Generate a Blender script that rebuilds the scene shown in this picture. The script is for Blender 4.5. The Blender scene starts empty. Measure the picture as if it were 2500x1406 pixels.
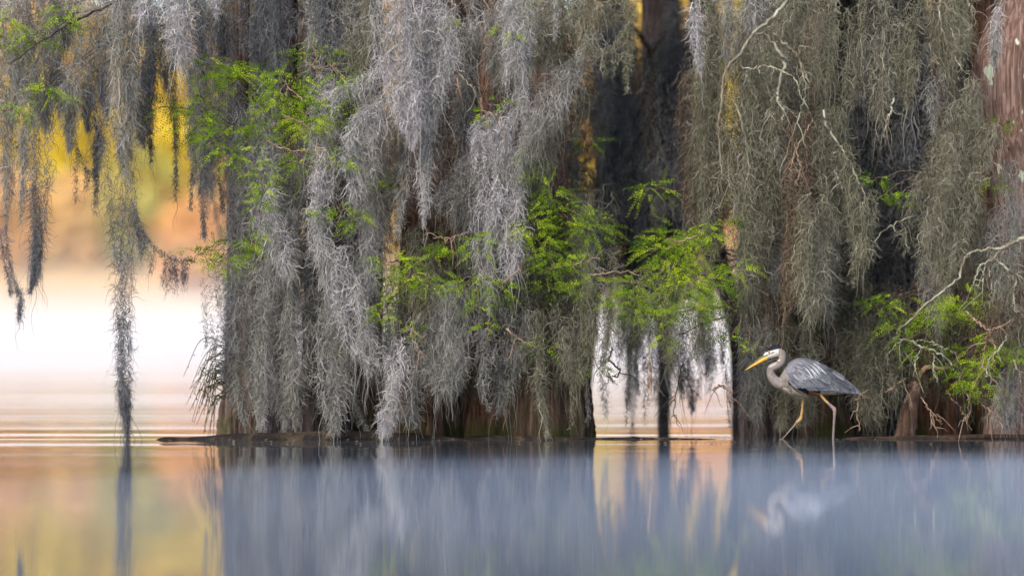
import bpy, bmesh, math, random
import numpy as np
from mathutils import Vector, Matrix, noise as mnoise

sc = bpy.context.scene
COL = sc.collection
rng = np.random.default_rng(7)
random.seed(7)

# ------------------------------------------------------------------ camera, sky, sun, exposure
FPX, HORIZON, EYE = 8100.0, 820.0, 0.94       # focal length in photo pixels, horizon row, eye height (m)
cam_d = bpy.data.cameras.new('camera'); cam = bpy.data.objects.new('camera', cam_d); COL.objects.link(cam)
cam.location = (0, 0, EYE); cam.rotation_euler = (math.radians(90), 0, 0)
cam_d.sensor_width = 36.0; cam_d.lens = 36.0 * FPX / 2500.0
cam_d.shift_y = (HORIZON - 703.0) / 2500.0
cam_d.clip_end = 5000.0
cam_d.dof.use_dof = True; cam_d.dof.focus_distance = 30.0; cam_d.dof.aperture_fstop = cam_d.lens / 1000 / 0.24
sc.camera = cam

SUN_EL, SUN_AZ = math.radians(40), math.radians(212)    # azimuth clockwise from +Y: behind the camera, to its left
world = bpy.data.worlds.new('World'); sc.world = world; world.use_nodes = True
wn = world.node_tree
sky = wn.nodes.new('ShaderNodeTexSky'); sky.sky_type = 'NISHITA'; sky.sun_disc = False
sky.sun_elevation = SUN_EL; sky.sun_rotation = SUN_AZ; sky.air_density = 1.0; sky.dust_density = 3.0
bg = wn.nodes['Background']; bg.inputs['Strength'].default_value = 0.15
wn.links.new(sky.outputs[0], bg.inputs[0])
sun_d = bpy.data.lights.new('sun', 'SUN'); sun_d.energy = 1.5; sun_d.angle = math.radians(25); sun_d.color = (1.0, 0.93, 0.83)
sun = bpy.data.objects.new('sun', sun_d); COL.objects.link(sun)
sdir = Vector((math.sin(SUN_AZ) * math.cos(SUN_EL), math.cos(SUN_AZ) * math.cos(SUN_EL), math.sin(SUN_EL)))
sun.rotation_euler = sdir.to_track_quat('Z', 'Y').to_euler()
sc.view_settings.view_transform = 'Standard'; sc.view_settings.look = 'None'
sc.view_settings.gamma = 1.0; sc.view_settings.use_curve_mapping = False
sc.view_settings.exposure = 1.32
sc.render.engine = 'CYCLES'
cy = sc.cycles
cy.use_denoising = True
try: cy.denoiser = 'OPENIMAGEDENOISE'
except Exception: pass
cy.max_bounces = 7; cy.diffuse_bounces = 3; cy.glossy_bounces = 2; cy.transmission_bounces = 3
cy.volume_bounces = 3; cy.transparent_max_bounces = 8
cy.use_adaptive_sampling = True; cy.adaptive_threshold = 0.02

# ------------------------------------------------------------------ helpers
def W(px, py, Y):
    """photo pixel + distance -> point in the place"""
    return Vector(((px - 1250.0) / FPX * Y, Y, EYE + (HORIZON - py) / FPX * Y))

def tag(o, label=None, cat=None, group=None, kind=None):
    for k, v in (('label', label), ('category', cat), ('group', group), ('kind', kind)):
        if v: o[k] = v
    return o

def empty(name, loc, label, cat, group=None):
    o = bpy.data.objects.new(name, None); COL.objects.link(o); o.location = loc; ABS[o.name] = Vector(loc)
    return tag(o, label, cat, group)

ABS = {}
def link_mesh(name, me, mat=None, parent=None, origin=None):
    """verts are given in place coordinates; the object's origin goes to `origin`"""
    o = bpy.data.objects.new(name, me); COL.objects.link(o)
    if mat is not None: me.materials.append(mat)
    origin = Vector(origin) if origin is not None else (ABS[parent.name].copy() if parent is not None else Vector((0, 0, 0)))
    me.transform(Matrix.Translation(-origin)); ABS[o.name] = origin
    o.parent = parent
    o.location = origin - ABS[parent.name] if parent is not None else origin
    return o

def np_mesh(name, verts, quads, attr=None, smooth=False):
    me = bpy.data.meshes.new(name)
    verts = np.asarray(verts, np.float32).reshape(-1, 3); quads = np.asarray(quads, np.int32)
    k = quads.shape[1]
    me.vertices.add(len(verts)); me.vertices.foreach_set('co', verts.ravel())
    me.loops.add(quads.size); me.loops.foreach_set('vertex_index', quads.ravel())
    me.polygons.add(len(quads))
    me.polygons.foreach_set('loop_start', np.arange(0, quads.size, k, dtype=np.int32))
    if smooth: me.polygons.foreach_set('use_smooth', np.ones(len(quads), bool))
    me.update(calc_edges=True)
    for nm, (dom, typ, val) in (attr or {}).items():
        a = me.attributes.new(nm, typ, dom)
        a.data.foreach_set('color' if typ == 'FLOAT_COLOR' else 'value', np.asarray(val, np.float32).ravel())
    return me

def catmull(pts, n):
    """pts (m,k) -> (n,k) smooth resample"""
    p = np.asarray(pts, float); m = len(p)
    if m == 2:
        t = np.linspace(0, 1, n)[:, None]; return p[0] * (1 - t) + p[1] * t
    q = np.vstack([2 * p[0] - p[1], p, 2 * p[-1] - p[-2]])
    u = np.linspace(0, m - 1, n); i = np.minimum(u.astype(int), m - 2); f = (u - i)[:, None]
    a, b, c, d = q[i], q[i + 1], q[i + 2], q[i + 3]
    return 0.5 * ((2 * b) + (c - a) * f + (2 * a - 5 * b + 4 * c - d) * f ** 2 + (3 * b - a - 3 * c + d) * f ** 3)

def tube_arrays(pts, rad, seg=7, knob=0.0):
    """pts (n,3), rad (n) -> verts, quads (open tube with closed tip cone)"""
    pts = np.asarray(pts, float); rad = np.asarray(rad, float); n = len(pts)
    tan = np.gradient(pts, axis=0); tan /= np.linalg.norm(tan, axis=1)[:, None] + 1e-9
    up = np.tile(np.array([0.0, 1.0, 0.0]), (n, 1))
    s = np.cross(tan, up); bad = np.linalg.norm(s, axis=1) < 1e-3; s[bad] = (1, 0, 0)
    s /= np.linalg.norm(s, axis=1)[:, None]; t2 = np.cross(s, tan)
    th = np.linspace(0, 2 * math.pi, seg, endpoint=False)
    rr = rad[:, None] * (1 + knob * rng.standard_normal((n, seg)))
    v = pts[:, None, :] + rr[..., None] * (np.cos(th)[None, :, None] * s[:, None, :] + np.sin(th)[None, :, None] * t2[:, None, :])
    i = np.arange(n - 1)[:, None] * seg; j = np.arange(seg)[None, :]; k = (j + 1) % seg
    q = np.stack([i + j, i + k, i + seg + k, i + seg + j], -1).reshape(-1, 4)
    return v.reshape(-1, 3), q

class Acc:
    """collects vertex/quad arrays into one mesh"""
    def __init__(s): s.v, s.q, s.n, s.a = [], [], 0, []
    def add(s, v, q, a=None):
        s.v.append(v); s.q.append(q + s.n); s.n += len(v)
        s.a.append(np.full(len(q), 0.5) if a is None else (a if np.ndim(a) else np.full(len(q), a)))
    def mesh(s, name, smooth=True):
        return np_mesh(name, np.vstack(s.v), np.vstack(s.q), {'tone': ('FACE', 'FLOAT', np.concatenate(s.a))}, smooth)

# ------------------------------------------------------------------ materials
def mat(name):
    m = bpy.data.materials.new(name); m.use_nodes = True
    nt = m.node_tree; nt.nodes.clear()
    out = nt.nodes.new('ShaderNodeOutputMaterial')
    return m, nt, out

def N(nt, typ, **kw):
    n = nt.nodes.new(typ)
    for k, v in kw.items():
        if k in n.inputs: n.inputs[k].default_value = v
        else: setattr(n, k, v)
    return n

def ramp(nt, fac, stops):
    r = nt.nodes.new('ShaderNodeValToRGB')
    while len(r.color_ramp.elements) < len(stops): r.color_ramp.elements.new(0.5)
    for e, (p, c) in zip(r.color_ramp.elements, stops):
        e.position = p; e.color = (*c, 1)
    nt.links.new(fac, r.inputs[0]); return r

def mixc(nt, a, b, fac=None, blend='MIX', f=1.0):
    m = nt.nodes.new('ShaderNodeMix'); m.data_type = 'RGBA'; m.blend_type = blend
    m.inputs[0].default_value = f
    if fac is not None: nt.links.new(fac, m.inputs[0])
    for i, c in ((6, a), (7, b)):
        if isinstance(c, tuple): m.inputs[i].default_value = (*c, 1)
        else: nt.links.new(c, m.inputs[i])
    return m.outputs[2]

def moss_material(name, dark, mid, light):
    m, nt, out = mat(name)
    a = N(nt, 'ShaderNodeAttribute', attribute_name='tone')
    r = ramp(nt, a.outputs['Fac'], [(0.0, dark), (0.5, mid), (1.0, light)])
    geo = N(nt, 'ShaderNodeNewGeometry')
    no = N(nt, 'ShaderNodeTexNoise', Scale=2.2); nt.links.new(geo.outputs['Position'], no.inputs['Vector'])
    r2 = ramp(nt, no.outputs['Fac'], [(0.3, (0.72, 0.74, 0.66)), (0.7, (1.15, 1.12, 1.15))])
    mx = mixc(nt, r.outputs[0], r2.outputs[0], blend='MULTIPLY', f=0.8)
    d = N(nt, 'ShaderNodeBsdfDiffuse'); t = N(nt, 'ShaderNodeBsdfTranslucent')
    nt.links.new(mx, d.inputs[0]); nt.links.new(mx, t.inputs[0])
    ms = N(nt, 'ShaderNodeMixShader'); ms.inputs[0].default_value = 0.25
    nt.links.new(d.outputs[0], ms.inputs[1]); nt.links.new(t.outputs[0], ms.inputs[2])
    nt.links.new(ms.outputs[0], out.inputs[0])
    return m

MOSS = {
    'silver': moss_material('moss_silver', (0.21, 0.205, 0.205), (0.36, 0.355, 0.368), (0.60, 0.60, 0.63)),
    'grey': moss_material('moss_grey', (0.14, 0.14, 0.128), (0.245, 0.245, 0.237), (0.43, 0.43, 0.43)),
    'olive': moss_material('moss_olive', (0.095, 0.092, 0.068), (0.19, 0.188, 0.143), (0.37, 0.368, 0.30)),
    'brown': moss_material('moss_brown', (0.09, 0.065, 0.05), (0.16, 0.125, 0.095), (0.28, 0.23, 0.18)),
    'shade_tone': moss_material('moss_shade_tone', (0.075, 0.08, 0.09), (0.125, 0.132, 0.148), (0.22, 0.228, 0.25)),  # grey moss with shade put into its colour, for backlit and recessed hanks
}

def bark_material(name, dark, mid, light, lichen=0.0, algae=0.0, sx=14.0):
    m, nt, out = mat(name)
    geo = N(nt, 'ShaderNodeNewGeometry')
    mp = N(nt, 'ShaderNodeMapping'); mp.inputs['Scale'].default_value = (sx, sx, 0.9)
    nt.links.new(geo.outputs['Position'], mp.inputs['Vector'])
    n1 = N(nt, 'ShaderNodeTexNoise', Scale=1.6, Detail=6.0, Roughness=0.65, Distortion=0.6); nt.links.new(mp.outputs[0], n1.inputs['Vector'])
    n2 = N(nt, 'ShaderNodeTexNoise', Scale=2.5, Detail=4.0); nt.links.new(geo.outputs['Position'], n2.inputs['Vector'])
    r = ramp(nt, n1.outputs['Fac'], [(0.32, dark), (0.5, mid), (0.68, light)])
    r2 = ramp(nt, n2.outputs['Fac'], [(0.35, (0.6, 0.6, 0.62)), (0.65, (1.15, 1.05, 1.0))])
    col = mixc(nt, r.outputs[0], r2.outputs[0], blend='MULTIPLY', f=0.7)
    if lichen:
        n3 = N(nt, 'ShaderNodeTexNoise', Scale=5.5, Detail=3.0, Roughness=0.55)
        m3 = N(nt, 'ShaderNodeMapping'); m3.inputs['Scale'].default_value = (1, 1, 0.55); nt.links.new(geo.outputs['Position'], m3.inputs['Vector'])
        nt.links.new(m3.outputs[0], n3.inputs['Vector'])
        r3 = ramp(nt, n3.outputs['Fac'], [(lichen, (0, 0, 0)), (lichen + 0.02, (1, 1, 1))])
        col = mixc(nt, col, (0.36, 0.42, 0.33), fac=r3.outputs[0])
    if algae:
        sep = N(nt, 'ShaderNodeSeparateXYZ'); nt.links.new(geo.outputs['Position'], sep.inputs[0])
        mr = N(nt, 'ShaderNodeMapRange'); mr.inputs['From Min'].default_value = 0.0; mr.inputs['From Max'].default_value = algae
        mr.inputs['To Min'].default_value = 1.0; mr.inputs['To Max'].default_value = 0.0
        nt.links.new(sep.outputs['Z'], mr.inputs['Value'])
        r4 = ramp(nt, n2.outputs['Fac'], [(0.42, (0, 0, 0)), (0.58, (1, 1, 1))])
        mu = N(nt, 'ShaderNodeMath', operation='MULTIPLY'); nt.links.new(mr.outputs[0], mu.inputs[0]); nt.links.new(r4.outputs[0], mu.inputs[1])
        col = mixc(nt, col, (0.035, 0.045, 0.010), fac=mu.outputs[0])
    b = N(nt, 'ShaderNodeBsdfPrincipled', Roughness=0.9); b.inputs['Specular IOR Level'].default_value = 0.2
    bp = N(nt, 'ShaderNodeBump', Strength=0.9, Distance=0.045)
    nt.links.new(n1.outputs['Fac'], bp.inputs['Height']); nt.links.new(bp.outputs[0], b.inputs['Normal'])
    nt.links.new(col, b.inputs['Base Color']); nt.links.new(b.outputs[0], out.inputs[0])
    return m

BARK = bark_material('bark_brown', (0.02, 0.013, 0.011), (0.115, 0.078, 0.062), (0.26, 0.19, 0.16), algae=0.3)
BARK_RED = bark_material('bark_red', (0.024, 0.012, 0.008), (0.135, 0.07, 0.048), (0.27, 0.165, 0.12), algae=0.25)
BARK_GREY = bark_material('bark_grey', (0.016, 0.013, 0.014), (0.07, 0.057, 0.06), (0.17, 0.145, 0.15))
BARK_BIG = bark_material('bark_lichen', (0.045, 0.026, 0.021), (0.15, 0.098, 0.084), (0.31, 0.23, 0.205), lichen=0.655, sx=22)
BARK_LOG = bark_material('bark_log', (0.004, 0.0035, 0.003), (0.011, 0.009, 0.008), (0.05, 0.038, 0.022), sx=3)
TWIG_PALE = bark_material('twig_lichen', (0.075, 0.058, 0.042), (0.18, 0.172, 0.13), (0.34, 0.375, 0.305), sx=6)
TWIG_BROWN = bark_material('twig_brown', (0.12, 0.08, 0.055), (0.24, 0.17, 0.12), (0.36, 0.28, 0.21), sx=6)
TWIG_DARK = bark_material('twig_dark', (0.015, 0.013, 0.012), (0.04, 0.035, 0.03), (0.09, 0.075, 0.065), sx=6)

def leaf_material(name, stops, trans=0.45):
    m, nt, out = mat(name)
    a = N(nt, 'ShaderNodeAttribute', attribute_name='tone')
    r = ramp(nt, a.outputs['Fac'], stops)
    d = N(nt, 'ShaderNodeBsdfDiffuse'); t = N(nt, 'ShaderNodeBsdfTranslucent')
    nt.links.new(r.outputs[0], d.inputs[0]); nt.links.new(r.outputs[0], t.inputs[0])
    ms = N(nt, 'ShaderNodeMixShader'); ms.inputs[0].default_value = trans
    nt.links.new(d.outputs[0], ms.inputs[1]); nt.links.new(t.outputs[0], ms.inputs[2])
    nt.links.new(ms.outputs[0], out.inputs[0]); return m
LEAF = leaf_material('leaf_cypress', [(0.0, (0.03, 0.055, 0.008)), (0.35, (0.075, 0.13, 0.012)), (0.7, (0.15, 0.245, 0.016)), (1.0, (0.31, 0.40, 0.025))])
SHADE_CROWN = leaf_material('leaf_shade_crown', [(0.0, (0.03, 0.06, 0.015)), (1.0, (0.08, 0.12, 0.03))], 0.3)  # leaves of the unseen canopy added for shade

# ------------------------------------------------------------------ water, far bank, forest, mist
def water_material():
    m, nt, out = mat('lake_water')
    geo = N(nt, 'ShaderNodeNewGeometry')
    def slope(scale, amp, detail=2.0):
        mp = N(nt, 'ShaderNodeMapping'); mp.inputs['Scale'].default_value = scale
        nt.links.new(geo.outputs['Position'], mp.inputs['Vector'])
        n = N(nt, 'ShaderNodeTexNoise', Scale=1.0, Detail=detail); nt.links.new(mp.outputs[0], n.inputs['Vector'])
        s = N(nt, 'ShaderNodeMath', operation='SUBTRACT'); s.inputs[1].default_value = 0.5; nt.links.new(n.outputs['Fac'], s.inputs[0])
        k = N(nt, 'ShaderNodeMath', operation='MULTIPLY'); k.inputs[1].default_value = amp; nt.links.new(s.outputs[0], k.inputs[0])
        return k.outputs[0]
    def add(a, b):
        s = N(nt, 'ShaderNodeMath', operation='ADD'); nt.links.new(a, s.inputs[0]); nt.links.new(b, s.inputs[1]); return s.outputs[0]
    sep = N(nt, 'ShaderNodeSeparateXYZ'); nt.links.new(geo.outputs['Position'], sep.inputs[0])
    far = N(nt, 'ShaderNodeMapRange'); far.interpolation_type = 'SMOOTHSTEP'
    far.inputs['From Min'].default_value = 20.0; far.inputs['From Max'].default_value = 33.0
    far.inputs['To Min'].default_value = 0.12; far.inputs['To Max'].default_value = 1.0
    nt.links.new(sep.outputs['Y'], far.inputs['Value'])
    fine = slope((2.0, 45.0, 1.0), 0.022)
    band = slope((0.06, 1.1, 1.0), 0.085, 3.0)
    k = N(nt, 'ShaderNodeMath', operation='MULTIPLY'); nt.links.new(band, k.inputs[0]); nt.links.new(far.outputs[0], k.inputs[1])
    sy = add(fine, k.outputs[0])
    sx = slope((30.0, 12.0, 1.0), 0.0035)
    cx = N(nt, 'ShaderNodeCombineXYZ', Z=1.0); nt.links.new(sx, cx.inputs['X']); nt.links.new(sy, cx.inputs['Y'])
    nm = N(nt, 'ShaderNodeVectorMath', operation='NORMALIZE'); nt.links.new(cx.outputs[0], nm.inputs[0])
    b = N(nt, 'ShaderNodeBsdfPrincipled', Roughness=0.012, IOR=1.333)
    b.inputs['Base Color'].default_value = (0.035, 0.045, 0.055, 1)
    nt.links.new(nm.outputs[0], b.inputs['Normal']); nt.links.new(b.outputs[0], out.inputs[0])
    return m

wv = [(-900, -200, 0), (900, -200, 0), (900, 1600, 0), (-900, 1600, 0)]
tag(link_mesh('water', np_mesh('water', wv, [[0, 1, 2, 3]]), water_material()), kind='structure', label='calm lake water mirroring the trees and the golden far bank')

def ground_material():
    m, nt, out = mat('bank_soil')
    n = N(nt, 'ShaderNodeTexNoise', Scale=0.6, Detail=5.0)
    r = ramp(nt, n.outputs['Fac'], [(0.3, (0.28, 0.18, 0.07)), (0.7, (0.47, 0.33, 0.13))])  # soil tone with golden sunrise glow put into it
    b = N(nt, 'ShaderNodeBsdfPrincipled', Roughness=1.0); nt.links.new(r.outputs[0], b.inputs['Base Color']); nt.links.new(b.outputs[0], out.inputs[0]); return m
def bank(y): return -0.6 + 38 * max(0.0, (y - 322) / 100) ** .85
gx = np.linspace(-420, 420, 60); gy = np.linspace(0, 1, 16)
gv = []
for t in gy:
    for x in gx:
        y = 322 + t * 320
        gv.append((x, y + 5 * math.sin(x * .03), bank(min(y, 440)) + 1.2 * mnoise.noise((x * .05, y * .03, 0)) * t))
gq = [[a * 60 + b, a * 60 + b + 1, (a + 1) * 60 + b + 1, (a + 1) * 60 + b] for a in range(15) for b in range(59)]
tag(link_mesh('ground', np_mesh('ground', gv, gq, smooth=True), ground_material()), kind='structure', label='low wooded bank across the lake')

def far_forest():
    vs, qs, cs = [], [], []
    nq = 0
    pal = np.array([(0.66, 0.47, 0.07), (0.66, 0.42, 0.09), (0.68, 0.36, 0.12), (0.68, 0.53, 0.06), (0.36, 0.34, 0.09), (0.70, 0.46, 0.19), (0.69, 0.42, 0.16), (0.28, 0.25, 0.16)])
    for row in range(7):
        for x0 in np.arange(-125, 125, 6.6 + row * .4):
            y0 = 335 + row * 11 + rng.uniform(-4, 4); x0 += rng.uniform(-2.5, 2.5)
            H = rng.uniform(12, 19)
            g = bank(y0)
            if row < 2 and rng.random() < 0.75: H = rng.uniform(6, 11)
            H += g
            w = rng.uniform(3.6, 5.6) * (0.8 if H - g < 11 else 1)
            n = 200
            p = rng.standard_normal((n, 3)); p /= np.linalg.norm(p, axis=1)[:, None]; p *= rng.uniform(0.35, 1, (n, 1)) ** .5
            lo = g + 0.3
            c = np.array([x0, y0, (lo + H) / 2]) + p * np.array([w, w, (H - lo) / 2])
            base = pal[rng.choice([2, 5, 6, 1, 5, 5]) if H - g < 11 else rng.choice(8, p=[.24, .2, .12, .2, .1, .05, .05, .04])]  # low shrubs: autumn leaf tones with sunrise glow put into the colour
            col = base[None] * rng.uniform(0.75, 1.2, (n, 1))
            a = rng.standard_normal((n, 3)); a /= np.linalg.norm(a, axis=1)[:, None]
            b = np.cross(a, rng.standard_normal((n, 3))); b /= np.linalg.norm(b, axis=1)[:, None]
            s = rng.uniform(0.7, 1.3, (n, 1))
            v = np.stack([c - a * s, c - b * s * .6, c + a * s, c + b * s * .6], 1).reshape(-1, 3)
            q = np.arange(4 * n).reshape(n, 4) + nq; nq += 4 * n
            vs.append(v); qs.append(q); cs.append(np.repeat(np.c_[np.clip(col, 0, .95), np.ones(n)], 1, 0))
            tv, tq = tube_arrays([(x0, y0, g - 1), (x0 + rng.uniform(-.4, .4), y0, g + (H - g) * .8)], [.3, .1], 5)
            vs.append(tv); qs.append(tq + nq); nq += len(tv); cs.append(np.tile((0.16, 0.12, 0.09, 1), (len(tq), 1)))
    me = np_mesh('forest', np.vstack(vs), np.vstack(qs), {'tint': ('FACE', 'FLOAT_COLOR', np.vstack(cs))})
    m, nt, out = mat('autumn_leaves')
    a = N(nt, 'ShaderNodeAttribute', attribute_name='tint')
    d = N(nt, 'ShaderNodeBsdfDiffuse'); t = N(nt, 'ShaderNodeBsdfTranslucent')
    nt.links.new(a.outputs['Color'], d.inputs[0]); nt.links.new(a.outputs['Color'], t.inputs[0])
    ms = N(nt, 'ShaderNodeMixShader'); ms.inputs[0].default_value = 0.3
    nt.links.new(d.outputs[0], ms.inputs[1]); nt.links.new(t.outputs[0], ms.inputs[2]); nt.links.new(ms.outputs[0], out.inputs[0])
    tag(link_mesh('forest', me, m), kind='stuff', label='blurred golden and orange autumn woods beyond the misty lake')
far_forest()

def mist_material(name, density, color):
    m, nt, out = mat(name)
    v = N(nt, 'ShaderNodeVolumePrincipled'); v.inputs['Color'].default_value = (*color, 1); v.inputs['Density'].default_value = density
    v.inputs['Anisotropy'].default_value = 0.0
    nt.links.new(v.outputs[0], out.inputs['Volume'])
    return m
def mist(label, c, r, density, color=(1.0, 0.945, 0.93), soft=1.0):  # default colour is white mist with a faint sunrise pink put in
    bm = bmesh.new(); bmesh.ops.create_icosphere(bm, subdivisions=5, radius=1.0)
    for v in bm.verts:      # a low bank of mist with a lumpy top, lying just above the water
        z = max(v.co.z, 0.0) ** soft * (1 + 0.18 * mnoise.noise((v.co.x * 9 + c[0], v.co.y * 5, 1.0)))
        v.co = Vector((c[0] + v.co.x * r[0], c[1] + v.co.y * r[1], c[2] + z * r[2]))
    me = bpy.data.meshes.new('mist'); bm.to_mesh(me); bm.free()
    tag(link_mesh('mist', me, mist_material('mist', density, color)), label, kind='stuff')
mist('tall thin bank of mist in front of the far woods', (-5, 252, 0.08), (207, 63, 13.5), 0.0009, soft=2.0)
mist('high thin layer of mist over the far water', (5, 247, 0.07), (193, 63, 9.0), 0.0012, soft=2.0)
mist('middle layer of white mist over the far water', (-3, 243, 0.06), (184, 63, 6.3), 0.0020, soft=2.0)
mist('white bank of mist lying over the far water', (5, 238, 0.05), (180, 63, 4.8), 0.0042, soft=2.0)
mist('low bank of white mist on the far water', (-2, 234, 0.04), (189, 63, 3.6), 0.0080, soft=2.0)
mist('lowest dense mist hugging the far water', (-4, 229, 0.03), (191, 63, 2.4), 0.0125, soft=2.0)
VEIL_SKY_BLUE = (0.62, 0.75, 1.0)  # blue of the skylight put into the colour of white mist
mist('bluish veil of mist over the near water below the middle trees', (1.6, 15.6, 0.020), (6.5, 9.6, 0.34), 0.013, VEIL_SKY_BLUE, 3.0)
mist('bluish veil of mist over the near water below the heron', (5.6, 16.4, 0.024), (6.5, 9.2, 0.30), 0.016, VEIL_SKY_BLUE, 3.0)
mist('low broad veil of mist closest to the viewer', (4.0, 14.5, 0.028), (11.5, 8.6, 0.26), 0.012, VEIL_SKY_BLUE, 2.0)
mist('faint wisp of mist drifting near the logs', (2.8, 19.5, 0.032), (5.2, 6.8, 0.16), 0.013, VEIL_SKY_BLUE, 3.0)

# ------------------------------------------------------------------ moss
RIB = 0.0025      # half width of a moss fibre (m)
def moss_curls(P, T, L, spread, wig, k=6, rib=RIB):
    """P (n,3) starts, T (n,3) main directions, L (n) lengths -> ribbon arrays"""
    n = len(P)
    d = T + rng.standard_normal((n, 3)) * spread; d /= np.linalg.norm(d, axis=1)[:, None]
    a = np.cross(d, rng.standard_normal((n, 3))); a /= np.linalg.norm(a, axis=1)[:, None] + 1e-9
    b = np.cross(d, a)
    t = np.linspace(0, 1, k + 1)[None, :, None]
    f1, f2 = rng.uniform(.7, 1.7, (2, n, 1, 1)); p1, p2 = rng.uniform(0, 6.28, (2, n, 1, 1))
    w1, w2 = wig * rng.uniform(.3, 1.2, (2, n, 1, 1))
    LL = L[:, None, None]
    sag = np.array([0, 0, -1.0]) * 0.22
    c = P[:, None, :] + (d[:, None, :] + sag * t) * LL * t \
        + a[:, None, :] * w1 * np.sin(6.28 * f1 * t + p1) + b[:, None, :] * w2 * np.sin(6.28 * f2 * t + p2)
    side = np.cross(d, rng.standard_normal((n, 3))); side /= np.linalg.norm(side, axis=1)[:, None] + 1e-9
    wd = rib * rng.uniform(.55, 1.2, (n, 1, 1)) * (1 - 0.65 * t ** 2)
    v = np.stack([c - side[:, None, :] * wd, c + side[:, None, :] * wd], 2)       # n,k+1,2,3
    base = np.arange(n)[:, None] * (2 * (k + 1)) + np.arange(k)[None, :] * 2
    q = np.stack([base, base + 1, base + 3, base + 2], -1).reshape(-1, 4)
    tone = np.repeat(np.clip(rng.beta(2, 2.6, n), 0, 1), k)
    return v.reshape(-1, 3), q, tone

TOTAL = [0]
def hank_arrays(path, Y, dens=1.0, px_scale=1.0, thick=0.7, rib=RIB):
    """path rows (px,py,width px) at distance Y -> acc arrays. A hank is many ropes of curls, some shorter, with ragged tips."""
    s = Y / FPX
    pp = np.asarray(path, float)
    seg = np.linalg.norm(np.diff(pp[:, :2], axis=0), axis=1); length = seg.sum()
    n_s = 60
    c = catmull(pp, n_s); c[:, 2] = np.maximum(c[:, 2], 2)
    wmean = c[:, 2].mean()
    area = length * wmean
    n = max(12, int(area / 15.5 * dens / px_scale))
    K = max(2, int(wmean / 9))
    ox, oy = rng.uniform(-.5, .5, K), rng.uniform(-.5, .5, K) * thick
    s0 = rng.uniform(0, .35, K) * (rng.random(K) < .6); s1 = np.clip(1 - np.abs(ox) * rng.uniform(.1, .9, K) - rng.uniform(0, .12, K), .3, 1.0)
    s1[rng.integers(K)] = 1.0
    ph, fr, am = rng.uniform(0, 6.28, K), rng.uniform(.5, 1.8, K), rng.uniform(.03, .13, K)
    wt = (s1 - s0); j = rng.choice(K, n, p=wt / wt.sum())
    sv = s0[j] + (s1 - s0)[j] * rng.random(n) ** 0.93
    idx = sv * (n_s - 1); i0 = np.minimum(idx.astype(int), n_s - 2); fz = (idx - i0)[:, None]
    q = c[i0] * (1 - fz) + c[i0 + 1] * fz
    tg = c[i0 + 1, :2] - c[i0, :2]; tg /= np.linalg.norm(tg, axis=1)[:, None] + 1e-9
    w = q[:, 2]
    tip = np.clip((s1[j] - sv) / 0.25, 0.25, 1)                # ropes thin to their tips
    off = (ox[j] + am[j] * np.sin(6.28 * fr[j] * sv + ph[j])) + rng.standard_normal(n) * .105 * tip
    offy = oy[j] + rng.standard_normal(n) * .085 * tip
    nx, ny = -tg[:, 1], tg[:, 0]
    L = rng.uniform(15, 46, n) * s * np.clip(w / 35, .45, 1.0)
    px = q[:, 0] + nx * off * w; py = q[:, 1] + ny * off * w - L / s * .55
    py = np.maximum(py, pp[:, 1].min() - 6)
    P = np.stack([(px - 1250) * s, Y + offy * w * s, EYE + (HORIZON - py) * s], 1)
    T = np.stack([tg[:, 0] * .45, np.zeros(n), -tg[:, 1] * .45 - .5], 1)
    v, qd, tone = moss_curls(P, T, L, 0.92, 0.019, k=4, rib=rib)
    m = max(2, n // 28); pick = rng.choice(n, m)                 # long stray threads blur the outline
    v2, q2, t2 = moss_curls(P[pick], np.tile((0, 0, -1.0), (m, 1)), rng.uniform(45, 130, m) * s * np.clip(wmean / 40, .4, 1), 0.16, 0.020, k=9, rib=rib * .8)
    qd = np.vstack([qd, q2 + len(v)]); v = np.vstack([v, v2]); tone = np.concatenate([tone, t2])
    TOTAL[0] += len(qd) * 2
    return v, qd, tone

def hank(label, tone, Y, path, dens=1.0, group=None, fringe=None, thick=0.7):
    acc = Acc()
    acc.add(*hank_arrays(path, Y, dens, thick=thick))
    if fringe:                                        # a swag: short tails hanging from the curve
        c = catmull(path, 40)
        for _ in range(fringe[0]):
            i = rng.integers(2, 38); x, y, w = c[i]; ln = rng.uniform(*fringe[1])
            acc.add(*hank_arrays([(x, y, rng.uniform(6, 16)), (x + rng.uniform(-6, 6), y + ln * .5, rng.uniform(5, 12)), (x + rng.uniform(-10, 10), y + ln, 3)], Y + rng.uniform(-.04, .04), .9))
    me = acc.mesh('spanish_moss', smooth=False)
    o = link_mesh('spanish_moss', me, MOSS[tone], origin=W(path[0][0], path[0][1], Y))
    tag(o, label, 'moss', group)
    return o

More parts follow.
